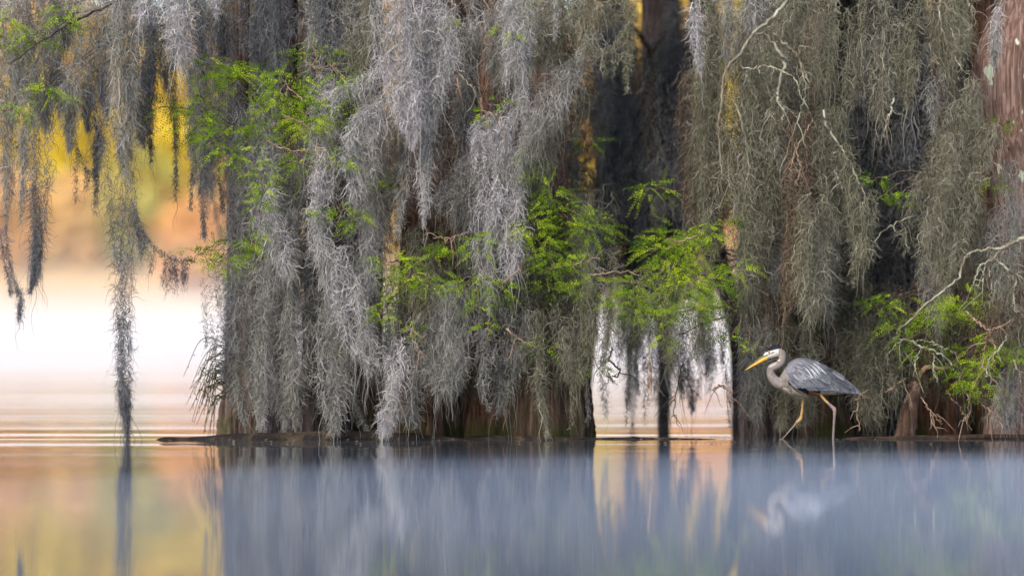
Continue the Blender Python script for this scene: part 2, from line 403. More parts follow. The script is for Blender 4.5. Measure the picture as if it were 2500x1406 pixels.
# ------------------------------------------------------------------ trees
def trunk_arrays(path, flutes=7, depth=0.22, nseg=52, n=64, flat=0.75):
    """path rows (px,py,half width px, Y): fluted, buttressed trunk"""
    c = catmull(path, n)
    s = c[:, 3] / FPX
    ctr = np.stack([(c[:, 0] - 1250) * s, c[:, 3], EYE + (HORIZON - c[:, 1]) * s], 1); R = c[:, 2] * s
    th = np.linspace(0, 2 * math.pi, nseg, endpoint=False)
    ph = rng.uniform(0, 6.28, 6)
    hgt = np.clip(1 - ctr[:, 2] / 2.6, 0, 1)[:, None]
    f = depth * (0.3 + 0.7 * hgt) * np.abs(np.sin(flutes / 2 * th[None] + ph[0] + 0.35 * np.sin(ctr[:, 2:3] * 1.3 + ph[1]))) \
        + 0.06 * np.sin(3 * th[None] + ph[2] + ctr[:, 2:3]) + 0.018 * np.sin(23 * th[None] + ph[3] + 1.2 * np.sin(2 * ctr[:, 2:3])) + 0.012 * np.sin(37 * th[None] + ph[4] + np.sin(3.1 * ctr[:, 2:3]))
    r = R[:, None] * (1.0 - f) * 1.06 + 0.004 * rng.standard_normal((n, nseg))
    v = ctr[:, None, :] + np.stack([r * np.cos(th), r * flat * np.sin(th), np.zeros_like(r)], -1)
    i = np.arange(n - 1)[:, None] * nseg; j = np.arange(nseg)[None]; k = (j + 1) % nseg
    q = np.stack([i + j, i + k, i + nseg + k, i + nseg + j], -1).reshape(-1, 4)
    return v.reshape(-1, 3), q

def tree(label, Y, base, mat_, path, flutes=7, depth=0.22, crown=None, group='cypress trees standing in the water'):
    """path from the water up: (px,py,half width px); py above the frame is negative"""
    foot = W(base, HORIZON + EYE / Y * FPX, Y); foot.z = 0
    t = empty('cypress_tree', foot, label, 'tree', group)
    rows = [(path[0][0], HORIZON + (EYE + .35) / Y * FPX, path[0][2] * 1.04, Y)] + [(x, y, w, Y) for x, y, w in path]
    v, q = trunk_arrays(rows, flutes, depth)
    link_mesh('trunk', np_mesh('trunk', v, q, smooth=True), mat_, t)
    top = W(path[-1][0], path[-1][1], Y)
    if crown:
        n, r, h = crown
        acc = Acc()
        p = rng.standard_normal((n, 3)); p /= np.linalg.norm(p, axis=1)[:, None]; p *= rng.uniform(.3, 1, (n, 1)) ** .6
        c = np.array(top) + np.array([0, 0, -.1]) + p * np.array([r, r * .9, h])
        c = c[c[:, 2] > EYE + (HORIZON + 160) / FPX * Y]        # the crown begins above the hanging moss
        n = len(c)
        a = rng.standard_normal((n, 3)); a /= np.linalg.norm(a, axis=1)[:, None]
        b = np.cross(a, rng.standard_normal((n, 3))); b /= np.linalg.norm(b, axis=1)[:, None]; sz = rng.uniform(.10, .22, (n, 1))
        acc.add(np.stack([c - a * sz, c - b * sz * .45, c + a * sz, c + b * sz * .45], 1).reshape(-1, 3), np.arange(4 * n).reshape(n, 4), rng.random(n))
        o = link_mesh('crown', acc.mesh('crown', False), SHADE_CROWN, t); o['kind'] = 'stuff'  # canopy out of view, added to shade the trees and moss from above
        for _ in range(5):
            e = np.array(top) + np.array([rng.uniform(-r, r) * .8, rng.uniform(-r, r) * .7, rng.uniform(.3, h)])
            st = np.array(W(path[-1][0], path[-1][1] * .6, Y))
            m = (st + e) / 2 + np.array([0, 0, .25])
            cc = catmull([st, m, e], 14); bv, bq = tube_arrays(cc, np.linspace(.07, .02, 14), 7, .05)
            link_mesh('limb', np_mesh('limb', bv, bq, smooth=True), mat_, t)
    return t

TR = {}
def T(key, *a, **k): TR[key] = tree(*a, **k)
CR = (1500, 2.0, 1.5)
# front row, from the golden gap rightwards
T('a', 'leftmost cypress with a pair of fluted brown foot lobes beside the golden gap', 31.7, 592, BARK,
  [(588, 1055, 62), (588, 1000, 54), (582, 900, 37), (580, 700, 26), (582, 300, 24), (588, -150, 24), (600, -420, 20)], 5, .34, CR)
T('b', 'slim dark cypress stem set back between the leftmost tree and the grey fluted pair', 32.3, 692, BARK_GREY,
  [(690, 1055, 56), (694, 900, 27), (700, 500, 24), (705, -200, 20)], 5, .2)
T('c', 'grey brown cypress with a smooth narrow foot standing behind the floating log', 31.9, 757, BARK_GREY,
  [(757, 1055, 42), (760, 980, 36), (766, 850, 30), (772, 500, 26), (775, -200, 24), (780, -420, 20)], 5, .18, CR)
T('d', 'pale mauve grey cypress stem pressed against the smooth narrow footed one', 32.2, 812, BARK_GREY,
  [(812, 1055, 44), (806, 900, 34), (800, 600, 28), (800, -200, 24)], 5, .15)
T('e', 'dark cypress with its base hidden in a black hollow behind the long pale moss', 32.6, 905, BARK,
  [(900, 1055, 60), (902, 900, 36), (905, 500, 30), (905, -200, 26), (905, -420, 22)], 7, .25, CR)
T('f', 'ruddy cypress whose fibrous brown foot shows between two grey moss tails', 31.8, 1000, BARK_RED,
  [(1010, 1055, 68), (1010, 980, 58), (1012, 850, 44), (1020, 500, 36), (1025, -200, 30), (1030, -420, 24)], 8, .2, CR)
T('g', 'cypress with greyish fluted base under the widest curtain of pale moss', 32.2, 1100, BARK,
  [(1105, 1055, 52), (1105, 900, 40), (1105, 500, 32), (1110, -200, 28)], 6, .22)
T('h', 'red barked cypress left of the broad buttressed trunk', 31.8, 1200, BARK_RED,
  [(1195, 1055, 64), (1196, 980, 52), (1200, 850, 42), (1205, 500, 36), (1210, -200, 30), (1212, -420, 24)], 8, .22, CR)
T('i', 'broad buttressed brown cypress with green algae at the right edge of the middle clump', 31.7, 1350, BARK,
  [(1350, 1055, 104), (1350, 1000, 100), (1350, 930, 92), (1346, 800, 66), (1340, 500, 46), (1335, -200, 34), (1335, -420, 28)], 9, .26, CR)
T('j', 'straight dark cypress whose edge bounds the misty gap behind the bill of the heron', 32.0, 1850, BARK_GREY,
  [(1852, 1055, 54), (1848, 900, 48), (1845, 700, 44), (1850, 300, 40), (1860, -200, 36), (1862, -420, 28)], 6, .2, CR)
T('k', 'wide mossy cypress foot seen between the legs of the heron', 32.2, 2010, BARK,
  [(2010, 1055, 74), (2006, 980, 60), (1998, 850, 46), (1990, 500, 38), (1985, -200, 32), (1985, -420, 26)], 6, .2, CR)
T('l', 'dark cypress stem behind the tail of the heron', 32.4, 2130, BARK_GREY,
  [(2130, 1055, 46), (2130, 850, 36), (2128, 500, 32), (2125, -200, 28)], 6, .2)
T('m', 'reddish cypress base just right of the leaning stub', 32.1, 2300, BARK_RED,
  [(2300, 1055, 66), (2300, 960, 52), (2302, 800, 42), (2305, 400, 36), (2310, -200, 32), (2315, -420, 26)], 7, .25, CR)
T('n', 'second reddish base beyond the leaning stub, under the bright green sprays', 32.4, 2410, BARK_RED,
  [(2412, 1055, 54), (2410, 900, 42), (2405, 500, 36), (2400, -200, 30)], 7, .22)
T('o', 'massive leaning red barked cypress with pale lichen patches in the upper right corner', 31.2, 2520, BARK_BIG,
  [(2500, 1055, 100), (2515, 900, 94), (2535, 650, 100), (2532, 420, 104), (2505, 260, 128), (2525, 120, 132), (2580, -40, 118), (2640, -220, 100), (2690, -420, 80)], 9, .10, CR)
T('v', 'dark cypress stem wedged between the straight dark trunk and the mossy foot behind the heron', 33.0, 1938, BARK_GREY,
  [(1938, 1045, 50), (1936, 850, 40), (1934, 500, 34), (1930, -200, 28)], 6, .2)
T('x', 'shaded stem filling the gap behind the big pale moss tail', 33.0, 848, BARK_GREY, [(848, 1045, 56), (848, 850, 42), (848, -200, 26)], 6, .2)
T('y', 'shaded stem between the red barked cypress and the broad buttress', 33.0, 1262, BARK, [(1262, 1045, 60), (1262, 850, 42), (1262, -200, 26)], 6, .2)
T('z', 'shaded stem behind the ruddy fibrous foot', 33.2, 1052, BARK, [(1052, 1045, 50), (1052, 850, 38), (1052, -200, 26)], 6, .2)
T('ba', 'shaded stem under the tail feathers of the heron, set far back', 33.3, 2070, BARK_GREY, [(2070, 1042, 52), (2070, 850, 40), (2066, -200, 26)], 6, .2)
T('bb', 'shaded stem between the leaning stub and the grey moss heap', 33.1, 2178, BARK_GREY, [(2178, 1043, 44), (2178, 850, 34), (2176, -200, 26)], 6, .2)
T('bc', 'shaded stem between the two reddish bases', 33.3, 2356, BARK, [(2356, 1042, 46), (2356, 850, 36), (2352, -200, 26)], 6, .2)
T('bd', 'shaded stem behind the lower right corner curtain', 33.0, 2462, BARK, [(2462, 1044, 50), (2462, 850, 38), (2455, -200, 26)], 6, .2)
T('be', 'shaded stem behind the widest pale curtain', 33.3, 1150, BARK, [(1150, 1043, 50), (1150, 850, 40), (1150, -200, 26)], 6, .2)
T('w', 'dark cypress stem in the shade right of the leaning stub', 33.2, 2225, BARK_GREY,
  [(2225, 1043, 52), (2225, 850, 40), (2222, 500, 34), (2220, -200, 28)], 6, .2)
# back row in the shade
T('p', 'far shaded cypress deep behind the upper left moss curtain', 36.5, 650, BARK_GREY, [(650, 1030, 38), (650, 500, 30), (650, -250, 28), (650, -420, 24)], 6, .2, CR)
T('q', 'far dark cypress seen through the hollow above the long green sprays', 37.0, 1490, BARK_GREY, [(1408, 1025, 30), (1425, 800, 30), (1480, 500, 30), (1495, 300, 30), (1500, -250, 28), (1500, -420, 22)], 6, .2, CR)
T('r', 'darkest far cypress, its mossy foot touching the misty gap', 36.2, 1625, BARK_GREY, [(1620, 1020, 13), (1621, 800, 17), (1623, 600, 32), (1625, 450, 44), (1620, 250, 46), (1610, -250, 40), (1610, -420, 30)], 6, .2, CR)
T('s', 'far cypress half lost behind the straight dark trunk right of the misty gap', 36.6, 1715, BARK_GREY, [(1812, 1020, 24), (1800, 800, 24), (1745, 600, 28), (1718, 420, 34), (1715, -250, 32), (1715, -420, 24)], 6, .2, CR)
T('t', 'far blue grey cypress in the dark recess above the heron', 36.8, 2090, BARK_GREY, [(2090, 1028, 40), (2092, 600, 34), (2095, -250, 30), (2095, -420, 24)], 6, .2, CR)
T('u', 'far cypress in the dark recess next to the big leaning trunk', 37.4, 2215, BARK_GREY, [(2215, 1020, 38), (2215, 600, 34), (2215, -250, 30), (2215, -420, 24)], 6, .2, CR)

def branch(tk, pts, Y, mat_, name='branch', label=None, taper=None):
    """pts rows (px,py,width px); Y distance or (Y0,Y1)"""
    c = catmull([(*p, ) for p in pts], max(10, 7 * len(pts)))
    Y0, Y1 = Y if isinstance(Y, tuple) else (Y, Y)
    yy = np.linspace(Y0, Y1, len(c)) + .012 * np.cumsum(rng.standard_normal(len(c)))
    s = yy / FPX
    p = np.stack([(c[:, 0] - 1250) * s, yy, EYE + (HORIZON - c[:, 1]) * s], 1)
    p[:, ::2] += rng.standard_normal((len(c), 2)) * .0065
    v, q = tube_arrays(p, np.maximum(c[:, 2] * .74, 1.2) * s / 2, 6, .08)
    o = link_mesh(name, np_mesh(name, v, q, smooth=True), mat_, TR[tk])
    if name == 'bare_branch':                      # fine side twigs
        for _ in range(int(rng.integers(2, 5))):
            i = int(rng.integers(2, len(p) - 1)); ln = rng.uniform(18, 62) * Y0 / FPX; sg = rng.choice((-1, 1))
            d = p[i] - p[i - 1]; d /= np.linalg.norm(d) + 1e-9; d = d * .6 + np.array([-d[2], rng.normal() * .4, d[0]]) * sg * .8 + np.array([0, 0, -.35])
            q_ = [p[i], p[i] + d * ln * .4 + rng.normal(size=3) * .012, p[i] + d * ln * .75 + np.array([0, 0, -.12 * ln]) + rng.normal(size=3) * .012, p[i] + d * ln + np.array([0, 0, -.3 * ln])]
            v, q = tube_arrays(catmull(q_, 9), np.linspace(.0042, .0015, 9), 4)
            link_mesh('twig', np_mesh('twig', v, q, smooth=True), mat_, o)
    if label: o['label'] = label
    return o

def spray(parent, cx, cy, rx, ry, Y, bright=.5, n=None, droop=.35):
    """a spray of cypress leaves: fine branchlets with two rows of narrow leaflets"""
    s = Y / FPX
    n = n or int(6 + rx * ry / 58)
    acc = Acc()
    V, Q, A = [], [], []; m = 0
    for b in range(n):
        a = rng.uniform(0, 6.28); rr = rng.uniform(0, .85) ** .6
        st = np.array([(cx + rx * rr * math.cos(a) - 1250) * s, Y + rng.uniform(-.16, .16), EYE + (HORIZON - cy - ry * rr * math.sin(a)) * s])
        d = np.array([math.cos(a) * .9 + rng.normal() * .5, rng.normal() * .45, -math.sin(a) * .3 - droop * rng.random() + rng.normal() * .25]); d /= np.linalg.norm(d)
        L = rng.uniform(30, 72) * s * min(1, rx / 35)
        k = int(L / s / 3.6) + 3
        side = np.cross(d, np.array([rng.normal() * .3, -1.0, rng.normal() * .6])); side /= np.linalg.norm(side)
        t = np.linspace(.08, 1, k); sg = np.where(np.arange(k) % 2 == 0, 1.0, -1.0)
        c = st + d * L * t[:, None] + np.array([0, 0, -1.]) * (t[:, None] ** 2) * L * .25
        ll = (rng.uniform(6, 11.5, k) * s * (1 - .55 * t))[:, None]
        ld = d * .65 + side * sg[:, None] * .8 + rng.standard_normal((k, 3)) * .16; ld /= np.linalg.norm(ld, axis=1)[:, None]
        pw = np.cross(ld, np.array([0, -1., .4])); pw /= np.linalg.norm(pw, axis=1)[:, None]; pw = pw * ll * .16
        v = np.stack([c, c + ld * ll * .5 - pw, c + ld * ll, c + ld * ll * .5 + pw], 1).reshape(-1, 3)
        V.append(v); Q.append(np.arange(4 * k).reshape(k, 4) + m); m += 4 * k
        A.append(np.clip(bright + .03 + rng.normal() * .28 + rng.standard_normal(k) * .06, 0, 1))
    acc.add(np.vstack(V), np.vstack(Q), np.concatenate(A))
    o = link_mesh('leaf_spray', acc.mesh('leaf_spray', False), LEAF, parent); o['kind'] = 'stuff'
    return o

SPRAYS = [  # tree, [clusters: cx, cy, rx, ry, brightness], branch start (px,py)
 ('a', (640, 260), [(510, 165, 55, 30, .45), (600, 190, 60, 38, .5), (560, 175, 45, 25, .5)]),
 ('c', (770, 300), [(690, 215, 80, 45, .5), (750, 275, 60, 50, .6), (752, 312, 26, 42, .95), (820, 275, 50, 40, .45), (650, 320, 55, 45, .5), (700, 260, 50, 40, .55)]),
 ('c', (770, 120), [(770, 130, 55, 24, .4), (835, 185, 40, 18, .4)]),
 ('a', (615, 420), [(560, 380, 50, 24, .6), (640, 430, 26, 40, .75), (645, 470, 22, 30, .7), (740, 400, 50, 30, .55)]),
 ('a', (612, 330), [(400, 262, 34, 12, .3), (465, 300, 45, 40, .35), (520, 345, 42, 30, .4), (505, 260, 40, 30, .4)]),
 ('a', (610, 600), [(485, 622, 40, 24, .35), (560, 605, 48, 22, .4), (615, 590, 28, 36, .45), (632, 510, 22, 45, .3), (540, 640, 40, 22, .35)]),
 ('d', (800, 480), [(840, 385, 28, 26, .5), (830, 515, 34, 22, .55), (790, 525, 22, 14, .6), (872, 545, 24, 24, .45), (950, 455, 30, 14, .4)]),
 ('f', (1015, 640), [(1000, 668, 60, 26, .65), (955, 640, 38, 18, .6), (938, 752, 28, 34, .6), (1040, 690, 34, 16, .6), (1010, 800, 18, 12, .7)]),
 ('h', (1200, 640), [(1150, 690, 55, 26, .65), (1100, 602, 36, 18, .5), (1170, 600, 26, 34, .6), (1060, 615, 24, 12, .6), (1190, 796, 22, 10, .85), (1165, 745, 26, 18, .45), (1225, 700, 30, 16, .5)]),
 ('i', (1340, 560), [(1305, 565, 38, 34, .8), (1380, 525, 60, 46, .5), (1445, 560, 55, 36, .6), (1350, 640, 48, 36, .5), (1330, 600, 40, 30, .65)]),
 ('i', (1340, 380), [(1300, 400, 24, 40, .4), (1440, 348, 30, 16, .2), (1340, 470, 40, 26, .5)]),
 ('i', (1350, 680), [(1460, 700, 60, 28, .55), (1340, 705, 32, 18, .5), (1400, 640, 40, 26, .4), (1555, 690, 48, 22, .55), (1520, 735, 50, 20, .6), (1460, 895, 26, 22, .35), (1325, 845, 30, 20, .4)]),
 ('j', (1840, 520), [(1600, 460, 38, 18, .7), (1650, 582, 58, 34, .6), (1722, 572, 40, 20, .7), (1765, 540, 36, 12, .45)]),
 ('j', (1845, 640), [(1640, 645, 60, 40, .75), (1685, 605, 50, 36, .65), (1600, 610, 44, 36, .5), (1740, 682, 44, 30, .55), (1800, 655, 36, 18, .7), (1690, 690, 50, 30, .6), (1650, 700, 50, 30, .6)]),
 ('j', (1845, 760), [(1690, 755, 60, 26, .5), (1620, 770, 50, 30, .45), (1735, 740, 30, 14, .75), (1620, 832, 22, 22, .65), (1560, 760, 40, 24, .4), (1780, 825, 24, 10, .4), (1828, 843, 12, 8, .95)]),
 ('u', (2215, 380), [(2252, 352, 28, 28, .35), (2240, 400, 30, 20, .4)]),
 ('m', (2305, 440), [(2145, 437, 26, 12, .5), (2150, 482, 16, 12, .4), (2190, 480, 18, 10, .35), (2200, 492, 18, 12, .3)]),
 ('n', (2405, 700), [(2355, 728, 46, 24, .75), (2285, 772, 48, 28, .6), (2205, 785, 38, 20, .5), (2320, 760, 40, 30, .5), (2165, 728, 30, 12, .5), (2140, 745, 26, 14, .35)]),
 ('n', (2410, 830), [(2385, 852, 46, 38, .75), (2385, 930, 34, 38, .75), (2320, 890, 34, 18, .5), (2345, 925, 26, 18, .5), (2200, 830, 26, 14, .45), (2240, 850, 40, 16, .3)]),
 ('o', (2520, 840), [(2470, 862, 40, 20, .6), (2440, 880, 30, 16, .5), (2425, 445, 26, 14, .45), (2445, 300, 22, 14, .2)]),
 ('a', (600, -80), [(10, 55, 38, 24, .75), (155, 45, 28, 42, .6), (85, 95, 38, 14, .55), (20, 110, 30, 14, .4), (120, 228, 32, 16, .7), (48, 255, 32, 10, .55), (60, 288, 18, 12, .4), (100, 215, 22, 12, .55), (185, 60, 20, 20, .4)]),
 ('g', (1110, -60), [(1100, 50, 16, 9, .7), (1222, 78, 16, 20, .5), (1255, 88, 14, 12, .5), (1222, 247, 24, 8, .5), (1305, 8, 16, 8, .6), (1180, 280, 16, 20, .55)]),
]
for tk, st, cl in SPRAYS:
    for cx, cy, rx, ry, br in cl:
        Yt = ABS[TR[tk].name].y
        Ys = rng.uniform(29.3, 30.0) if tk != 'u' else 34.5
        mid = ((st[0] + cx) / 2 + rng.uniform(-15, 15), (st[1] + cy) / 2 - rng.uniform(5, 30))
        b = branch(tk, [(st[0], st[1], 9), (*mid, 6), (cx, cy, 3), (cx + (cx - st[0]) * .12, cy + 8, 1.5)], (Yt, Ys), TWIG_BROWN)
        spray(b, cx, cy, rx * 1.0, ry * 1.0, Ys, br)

# bare, lichen covered and dead branches drawn from the place itself
PB = [
 ('j', [(1935, -20, 14), (1890, 40, 12), (1840, 84, 11), (1808, 128, 11), (1768, 182, 9), (1760, 255, 8), (1755, 325, 7), (1763, 420, 5)], TWIG_PALE),
 ('j', [(1766, 222, 6), (1798, 262, 5), (1818, 330, 4.5), (1828, 400, 4), (1818, 462, 2)], TWIG_PALE),
 ('j', [(1758, 290, 5), (1780, 330, 4), (1792, 372, 4), (1770, 440, 2)], TWIG_PALE),
 ('j', [(1835, 84, 8), (1870, 86, 9), (1905, 130, 12), (1916, 152, 12), (1903, 205, 11), (1898, 240, 9), (1912, 268, 10), (1910, 300, 6)], TWIG_PALE),
 ('j', [(1888, 80, 9), (1915, 108, 9), (1943, 135, 8), (1962, 175, 7), (1975, 208, 5), (1958, 224, 3)], TWIG_PALE),
 ('j', [(1800, 140, 6), (1815, 165, 6), (1845, 167, 6), (1868, 160, 6), (1905, 172, 5), (1940, 195, 5), (1958, 240, 4), (1980, 280, 3), (1990, 310, 2)], TWIG_PALE),
 ('j', [(1845, 167, 4), (1866, 190, 4), (1880, 232, 3), (1884, 268, 3), (1862, 310, 3), (1856, 360, 2)], TWIG_PALE),
 ('j', [(1950, 118, 6), (1954, 160, 6), (1968, 215, 5), (1955, 270, 4), (1935, 330, 3), (1905, 420, 2)], TWIG_PALE),
 ('j', [(1822, 172, 4), (1818, 200, 4), (1800, 232, 2)], TWIG_PALE),
 ('j', [(1955, 112, 4), (1972, 118, 4), (1990, 118, 3)], TWIG_PALE),
 ('j', [(1742, 470, 2), (1760, 420, 3), (1766, 380, 4)], TWIG_PALE),
 ('k', [(2012, 270, 9), (2020, 310, 9), (2045, 350, 6), (2075, 395, 6), (2098, 445, 5), (2110, 480, 4), (2098, 518, 2)], TWIG_PALE),
 ('k', [(2036, 372, 3), (2065, 385, 4), (2085, 420, 4), (2094, 450, 2)], TWIG_PALE),
 ('k', [(1940, 345, 4), (1950, 385, 6), (1955, 410, 5), (1942, 455, 3)], TWIG_BROWN),
 ('k', [(1985, 290, 3), (1965, 330, 3), (1940, 370, 4), (1930, 420, 2)], TWIG_BROWN),
 ('k', [(2040, 425, 3), (2050, 445, 4), (2056, 462, 3)], TWIG_PALE),
 ('k', [(2182, 240, 6), (2174, 270, 7), (2164, 300, 7), (2158, 338, 4)], TWIG_PALE),
 ('m', [(2130, 600, 2), (2150, 570, 3), (2190, 545, 4), (2235, 525, 3)], TWIG_PALE),
 ('m', [(2300, -20, 5), (2296, 30, 5), (2305, 90, 4), (2335, 150, 4), (2366, 188, 2)], TWIG_PALE),
 ('m', [(2304, 80, 4), (2318, 120, 3), (2320, 145, 2)], TWIG_PALE),
 ('m', [(2308, 0, 4), (2316, 55, 4), (2330, 95, 3), (2345, 150, 2)], TWIG_PALE),
 ('m', [(2270, 105, 4), (2276, 150, 4), (2270, 185, 4), (2258, 210, 2)], TWIG_PALE),
 ('m', [(2280, 130, 4), (2295, 165, 3), (2308, 190, 2)], TWIG_PALE),
 ('m', [(2272, 180, 3), (2290, 200, 3), (2306, 222, 2)], TWIG_PALE),
 ('m', [(2350, -10, 4), (2370, 20, 4), (2372, 60, 3), (2365, 80, 2)], TWIG_PALE),
 ('o', [(2520, 572, 16), (2480, 590, 13), (2445, 606, 12), (2395, 610, 8), (2358, 628, 9), (2346, 668, 8), (2310, 705, 8), (2262, 742, 7), (2218, 788, 6), (2185, 815, 3)], TWIG_PALE),
 ('o', [(2445, 606, 9), (2425, 632, 7), (2395, 648, 6), (2378, 690, 4), (2362, 725, 2)], TWIG_PALE),
 ('o', [(2405, 642, 5), (2400, 690, 4), (2396, 745, 2)], TWIG_PALE),
 ('o', [(2412, 650, 5), (2420, 695, 5), (2416, 752, 3)], TWIG_PALE),
 ('o', [(2440, 632, 5), (2432, 690, 4), (2422, 740, 2)], TWIG_PALE),
 ('o', [(2425, 632, 8), (2458, 655, 9), (2478, 690, 8), (2474, 730, 5), (2480, 760, 3)], TWIG_PALE),
 ('o', [(2455, 675, 5), (2485, 672, 4), (2510, 690, 3)], TWIG_PALE),
 ('o', [(2395, 655, 4), (2380, 680, 3), (2382, 720, 2)], TWIG_PALE),
 ('n', [(2180, 826, 3), (2215, 830, 5), (2250, 846, 7), (2290, 862, 7), (2322, 885, 6), (2328, 905, 3)], TWIG_PALE),
 ('n', [(2225, 832, 4), (2262, 832, 5), (2300, 848, 5), (2335, 862, 3)], TWIG_PALE),
 ('n', [(2205, 830, 3), (2185, 842, 4), (2172, 862, 2)], TWIG_PALE),
 ('n', [(2250, 850, 3), (2236, 880, 3), (2232, 920, 2)], TWIG_PALE),
 ('n', [(2280, 862, 4), (2282, 900, 3), (2290, 940, 2)], TWIG_PALE),
 ('n', [(2355, 760, 6), (2385, 785, 7), (2412, 805, 7), (2440, 800, 4), (2480, 780, 3)], TWIG_BROWN),
 ('n', [(2412, 805, 5), (2405, 850, 4), (2400, 900, 3)], TWIG_BROWN),
 ('n', [(2412, 812, 4), (2428, 850, 4), (2420, 900, 2)], TWIG_BROWN),
 ('o', [(2460, 820, 4), (2440, 850, 5), (2415, 880, 4), (2408, 920, 2)], TWIG_PALE),
 ('o', [(2475, 880, 4), (2490, 920, 4), (2495, 950, 3), (2488, 965, 2)], TWIG_PALE),
 ('n', [(2312, 955, 3), (2335, 985, 4), (2352, 1010, 3), (2358, 1025, 2)], TWIG_BROWN),
 ('n', [(2250, 970, 3), (2272, 1005, 4), (2284, 1048, 2)], TWIG_BROWN),
 ('n', [(2260, 990, 3), (2290, 1025, 3), (2302, 1036, 2)], TWIG_BROWN),
 ('n', [(2345, 940, 3), (2365, 975, 4), (2362, 1020, 2)], TWIG_BROWN),
 ('n', [(2400, 988, 3), (2425, 1008, 4), (2440, 1014, 2)], TWIG_BROWN),
 ('n', [(2445, 972, 3), (2420, 1005, 3), (2398, 1028, 2)], TWIG_PALE),
 ('l', [(2100, 1050, 2), (2092, 1000, 3), (2100, 965, 3), (2120, 950, 2)], TWIG_BROWN),
 ('l', [(2160, 960, 3), (2185, 940, 4), (2210, 925, 2)], TWIG_BROWN),
 ('i', [(1495, 850, 6), (1488, 878, 6), (1500, 890, 6), (1513, 905, 5), (1505, 920, 4), (1497, 918, 3)], TWIG_DARK),
 ('i', [(1484, 900, 3), (1492, 925, 3), (1508, 938, 2)], TWIG_DARK),
 ('j', [(1790, 960, 6), (1772, 944, 7), (1752, 944, 7), (1740, 952, 4)], TWIG_BROWN),
 ('j', [(1772, 946, 4), (1780, 975, 4), (1786, 1010, 2)], TWIG_BROWN),
 ('j', [(1584, 870, 8), (1588, 920, 8), (1591, 965, 4)], TWIG_BROWN),
 ('j', [(1665, 890, 4), (1655, 940, 4), (1640, 1020, 2)], TWIG_DARK),
 ('c', [(690, 195, 4), (712, 222, 4), (742, 246, 3)], TWIG_BROWN),
 ('c', [(690, 282, 4), (715, 290, 4), (735, 300, 3)], TWIG_BROWN),
 ('c', [(650, 345, 3), (700, 366, 4), (760, 370, 4), (800, 366, 3)], TWIG_BROWN),
 ('c', [(745, 150, 4), (775, 168, 5), (800, 162, 4), (830, 156, 2)], TWIG_BROWN),
 ('f', [(1000, 790, 3), (1010, 830, 4), (1035, 875, 3)], TWIG_BROWN),
 ('h', [(1110, 175, 6), (1135, 195, 5), (1160, 225, 4), (1175, 262, 2)], TWIG_PALE),
 ('h', [(1110, 175, 5), (1118, 200, 4), (1114, 232, 2)], TWIG_BROWN),
 ('h', [(1172, 240, 4), (1180, 270, 4), (1215, 285, 2)], TWIG_BROWN),
 ('h', [(1225, 692, 5), (1262, 662, 4), (1280, 630, 2)], TWIG_BROWN),
 ('h', [(1060, 580, 3), (1100, 580, 3), (1135, 572, 2)], TWIG_BROWN),
 ('i', [(1235, 800, 4), (1265, 825, 4), (1310, 850, 2)], TWIG_BROWN),
 ('i', [(1340, 655, 3), (1390, 648, 3), (1440, 640, 2)], TWIG_BROWN),
 ('i', [(1440, 672, 4), (1520, 664, 3), (1580, 662, 2)], TWIG_BROWN),
 ('j', [(1625, 610, 4), (1660, 590, 5), (1700, 575, 4), (1715, 560, 2)], TWIG_BROWN),
 ('d', [(700, 918, 2), (725, 904, 3), (748, 892, 2)], TWIG_PALE),
 ('a', [(292, 170, 7), (292, 230, 9), (294, 290, 8), (296, 330, 4)], TWIG_PALE),
 ('a', [(640, -90, 22), (430, -80, 20), (200, -50, 14), (60, -20, 10), (-120, 30, 8)], TWIG_DARK),
 ('a', [(430, -80, 14), (290, 0, 9), (150, 70, 7), (20, 160, 4)], TWIG_DARK),
 ('q', [(1500, 30, 16), (1548, 70, 15), (1580, 112, 14), (1590, 160, 13), (1578, 230, 10)], TWIG_DARK),
 ('r', [(1620, 90, 7), (1590, 130, 8), (1560, 150, 6), (1530, 140, 4)], TWIG_DARK),
 ('r', [(1625, 270, 12), (1590, 290, 10), (1550, 310, 8), (1515, 300, 4)], TWIG_DARK),
 ('r', [(1630, 360, 8), (1590, 320, 8), (1550, 345, 6), (1530, 410, 3)], TWIG_DARK),
 ('q', [(1500, 380, 5), (1530, 340, 5), (1570, 250, 4), (1600, 180, 2)], TWIG_DARK),
 ('t', [(2170, 210, 6), (2190, 270, 6), (2230, 310, 4)], TWIG_DARK),
 ('t', [(2190, 330, 5), (2225, 310, 5), (2270, 300, 3)], TWIG_DARK),
]
for tk, pts, m_ in PB:
    far = tk in 'qrtu'
    branch(tk, pts, (35.0 if far else rng.uniform(29.2, 29.45)) if m_ is not TWIG_DARK or far else 29.9, m_, 'bare_branch')

# stub of a rusty broken branch at the right edge
def dead_limb():
    t = empty('dead_limb', (0, 0, 0), 'leaning broken stub of wet brown wood at the right of the heron', 'stump')
    p = W(2215, 1055, 31.0); p.z = 0; t.location = p; ABS[t.name] = p
    v, q = trunk_arrays([(2205, 1085, 25, 31.0), (2212, 1050, 24, 31.0), (2221, 1000, 20, 31.0), (2231, 955, 16, 31.05), (2240, 925, 13, 31.1), (2258, 900, 7, 31.3)], 4, .18, 48, 60, .9)
    link_mesh('stem', np_mesh('stem', v, q, smooth=True), bark_material('bark_wet', (0.018, 0.012, 0.01), (0.085, 0.055, 0.042), (0.25, 0.185, 0.16), sx=9), t)
    v, q = tube_arrays(catmull([W(2236, 930, 31.1), W(2262, 897, 31.0), W(2300, 900, 31.0), W(2330, 892, 31.1)], 16), np.linspace(.03, .012, 16), 7, .06)
    link_mesh('side_branch', np_mesh('side_branch', v, q, smooth=True), TWIG_BROWN, t)
dead_limb()

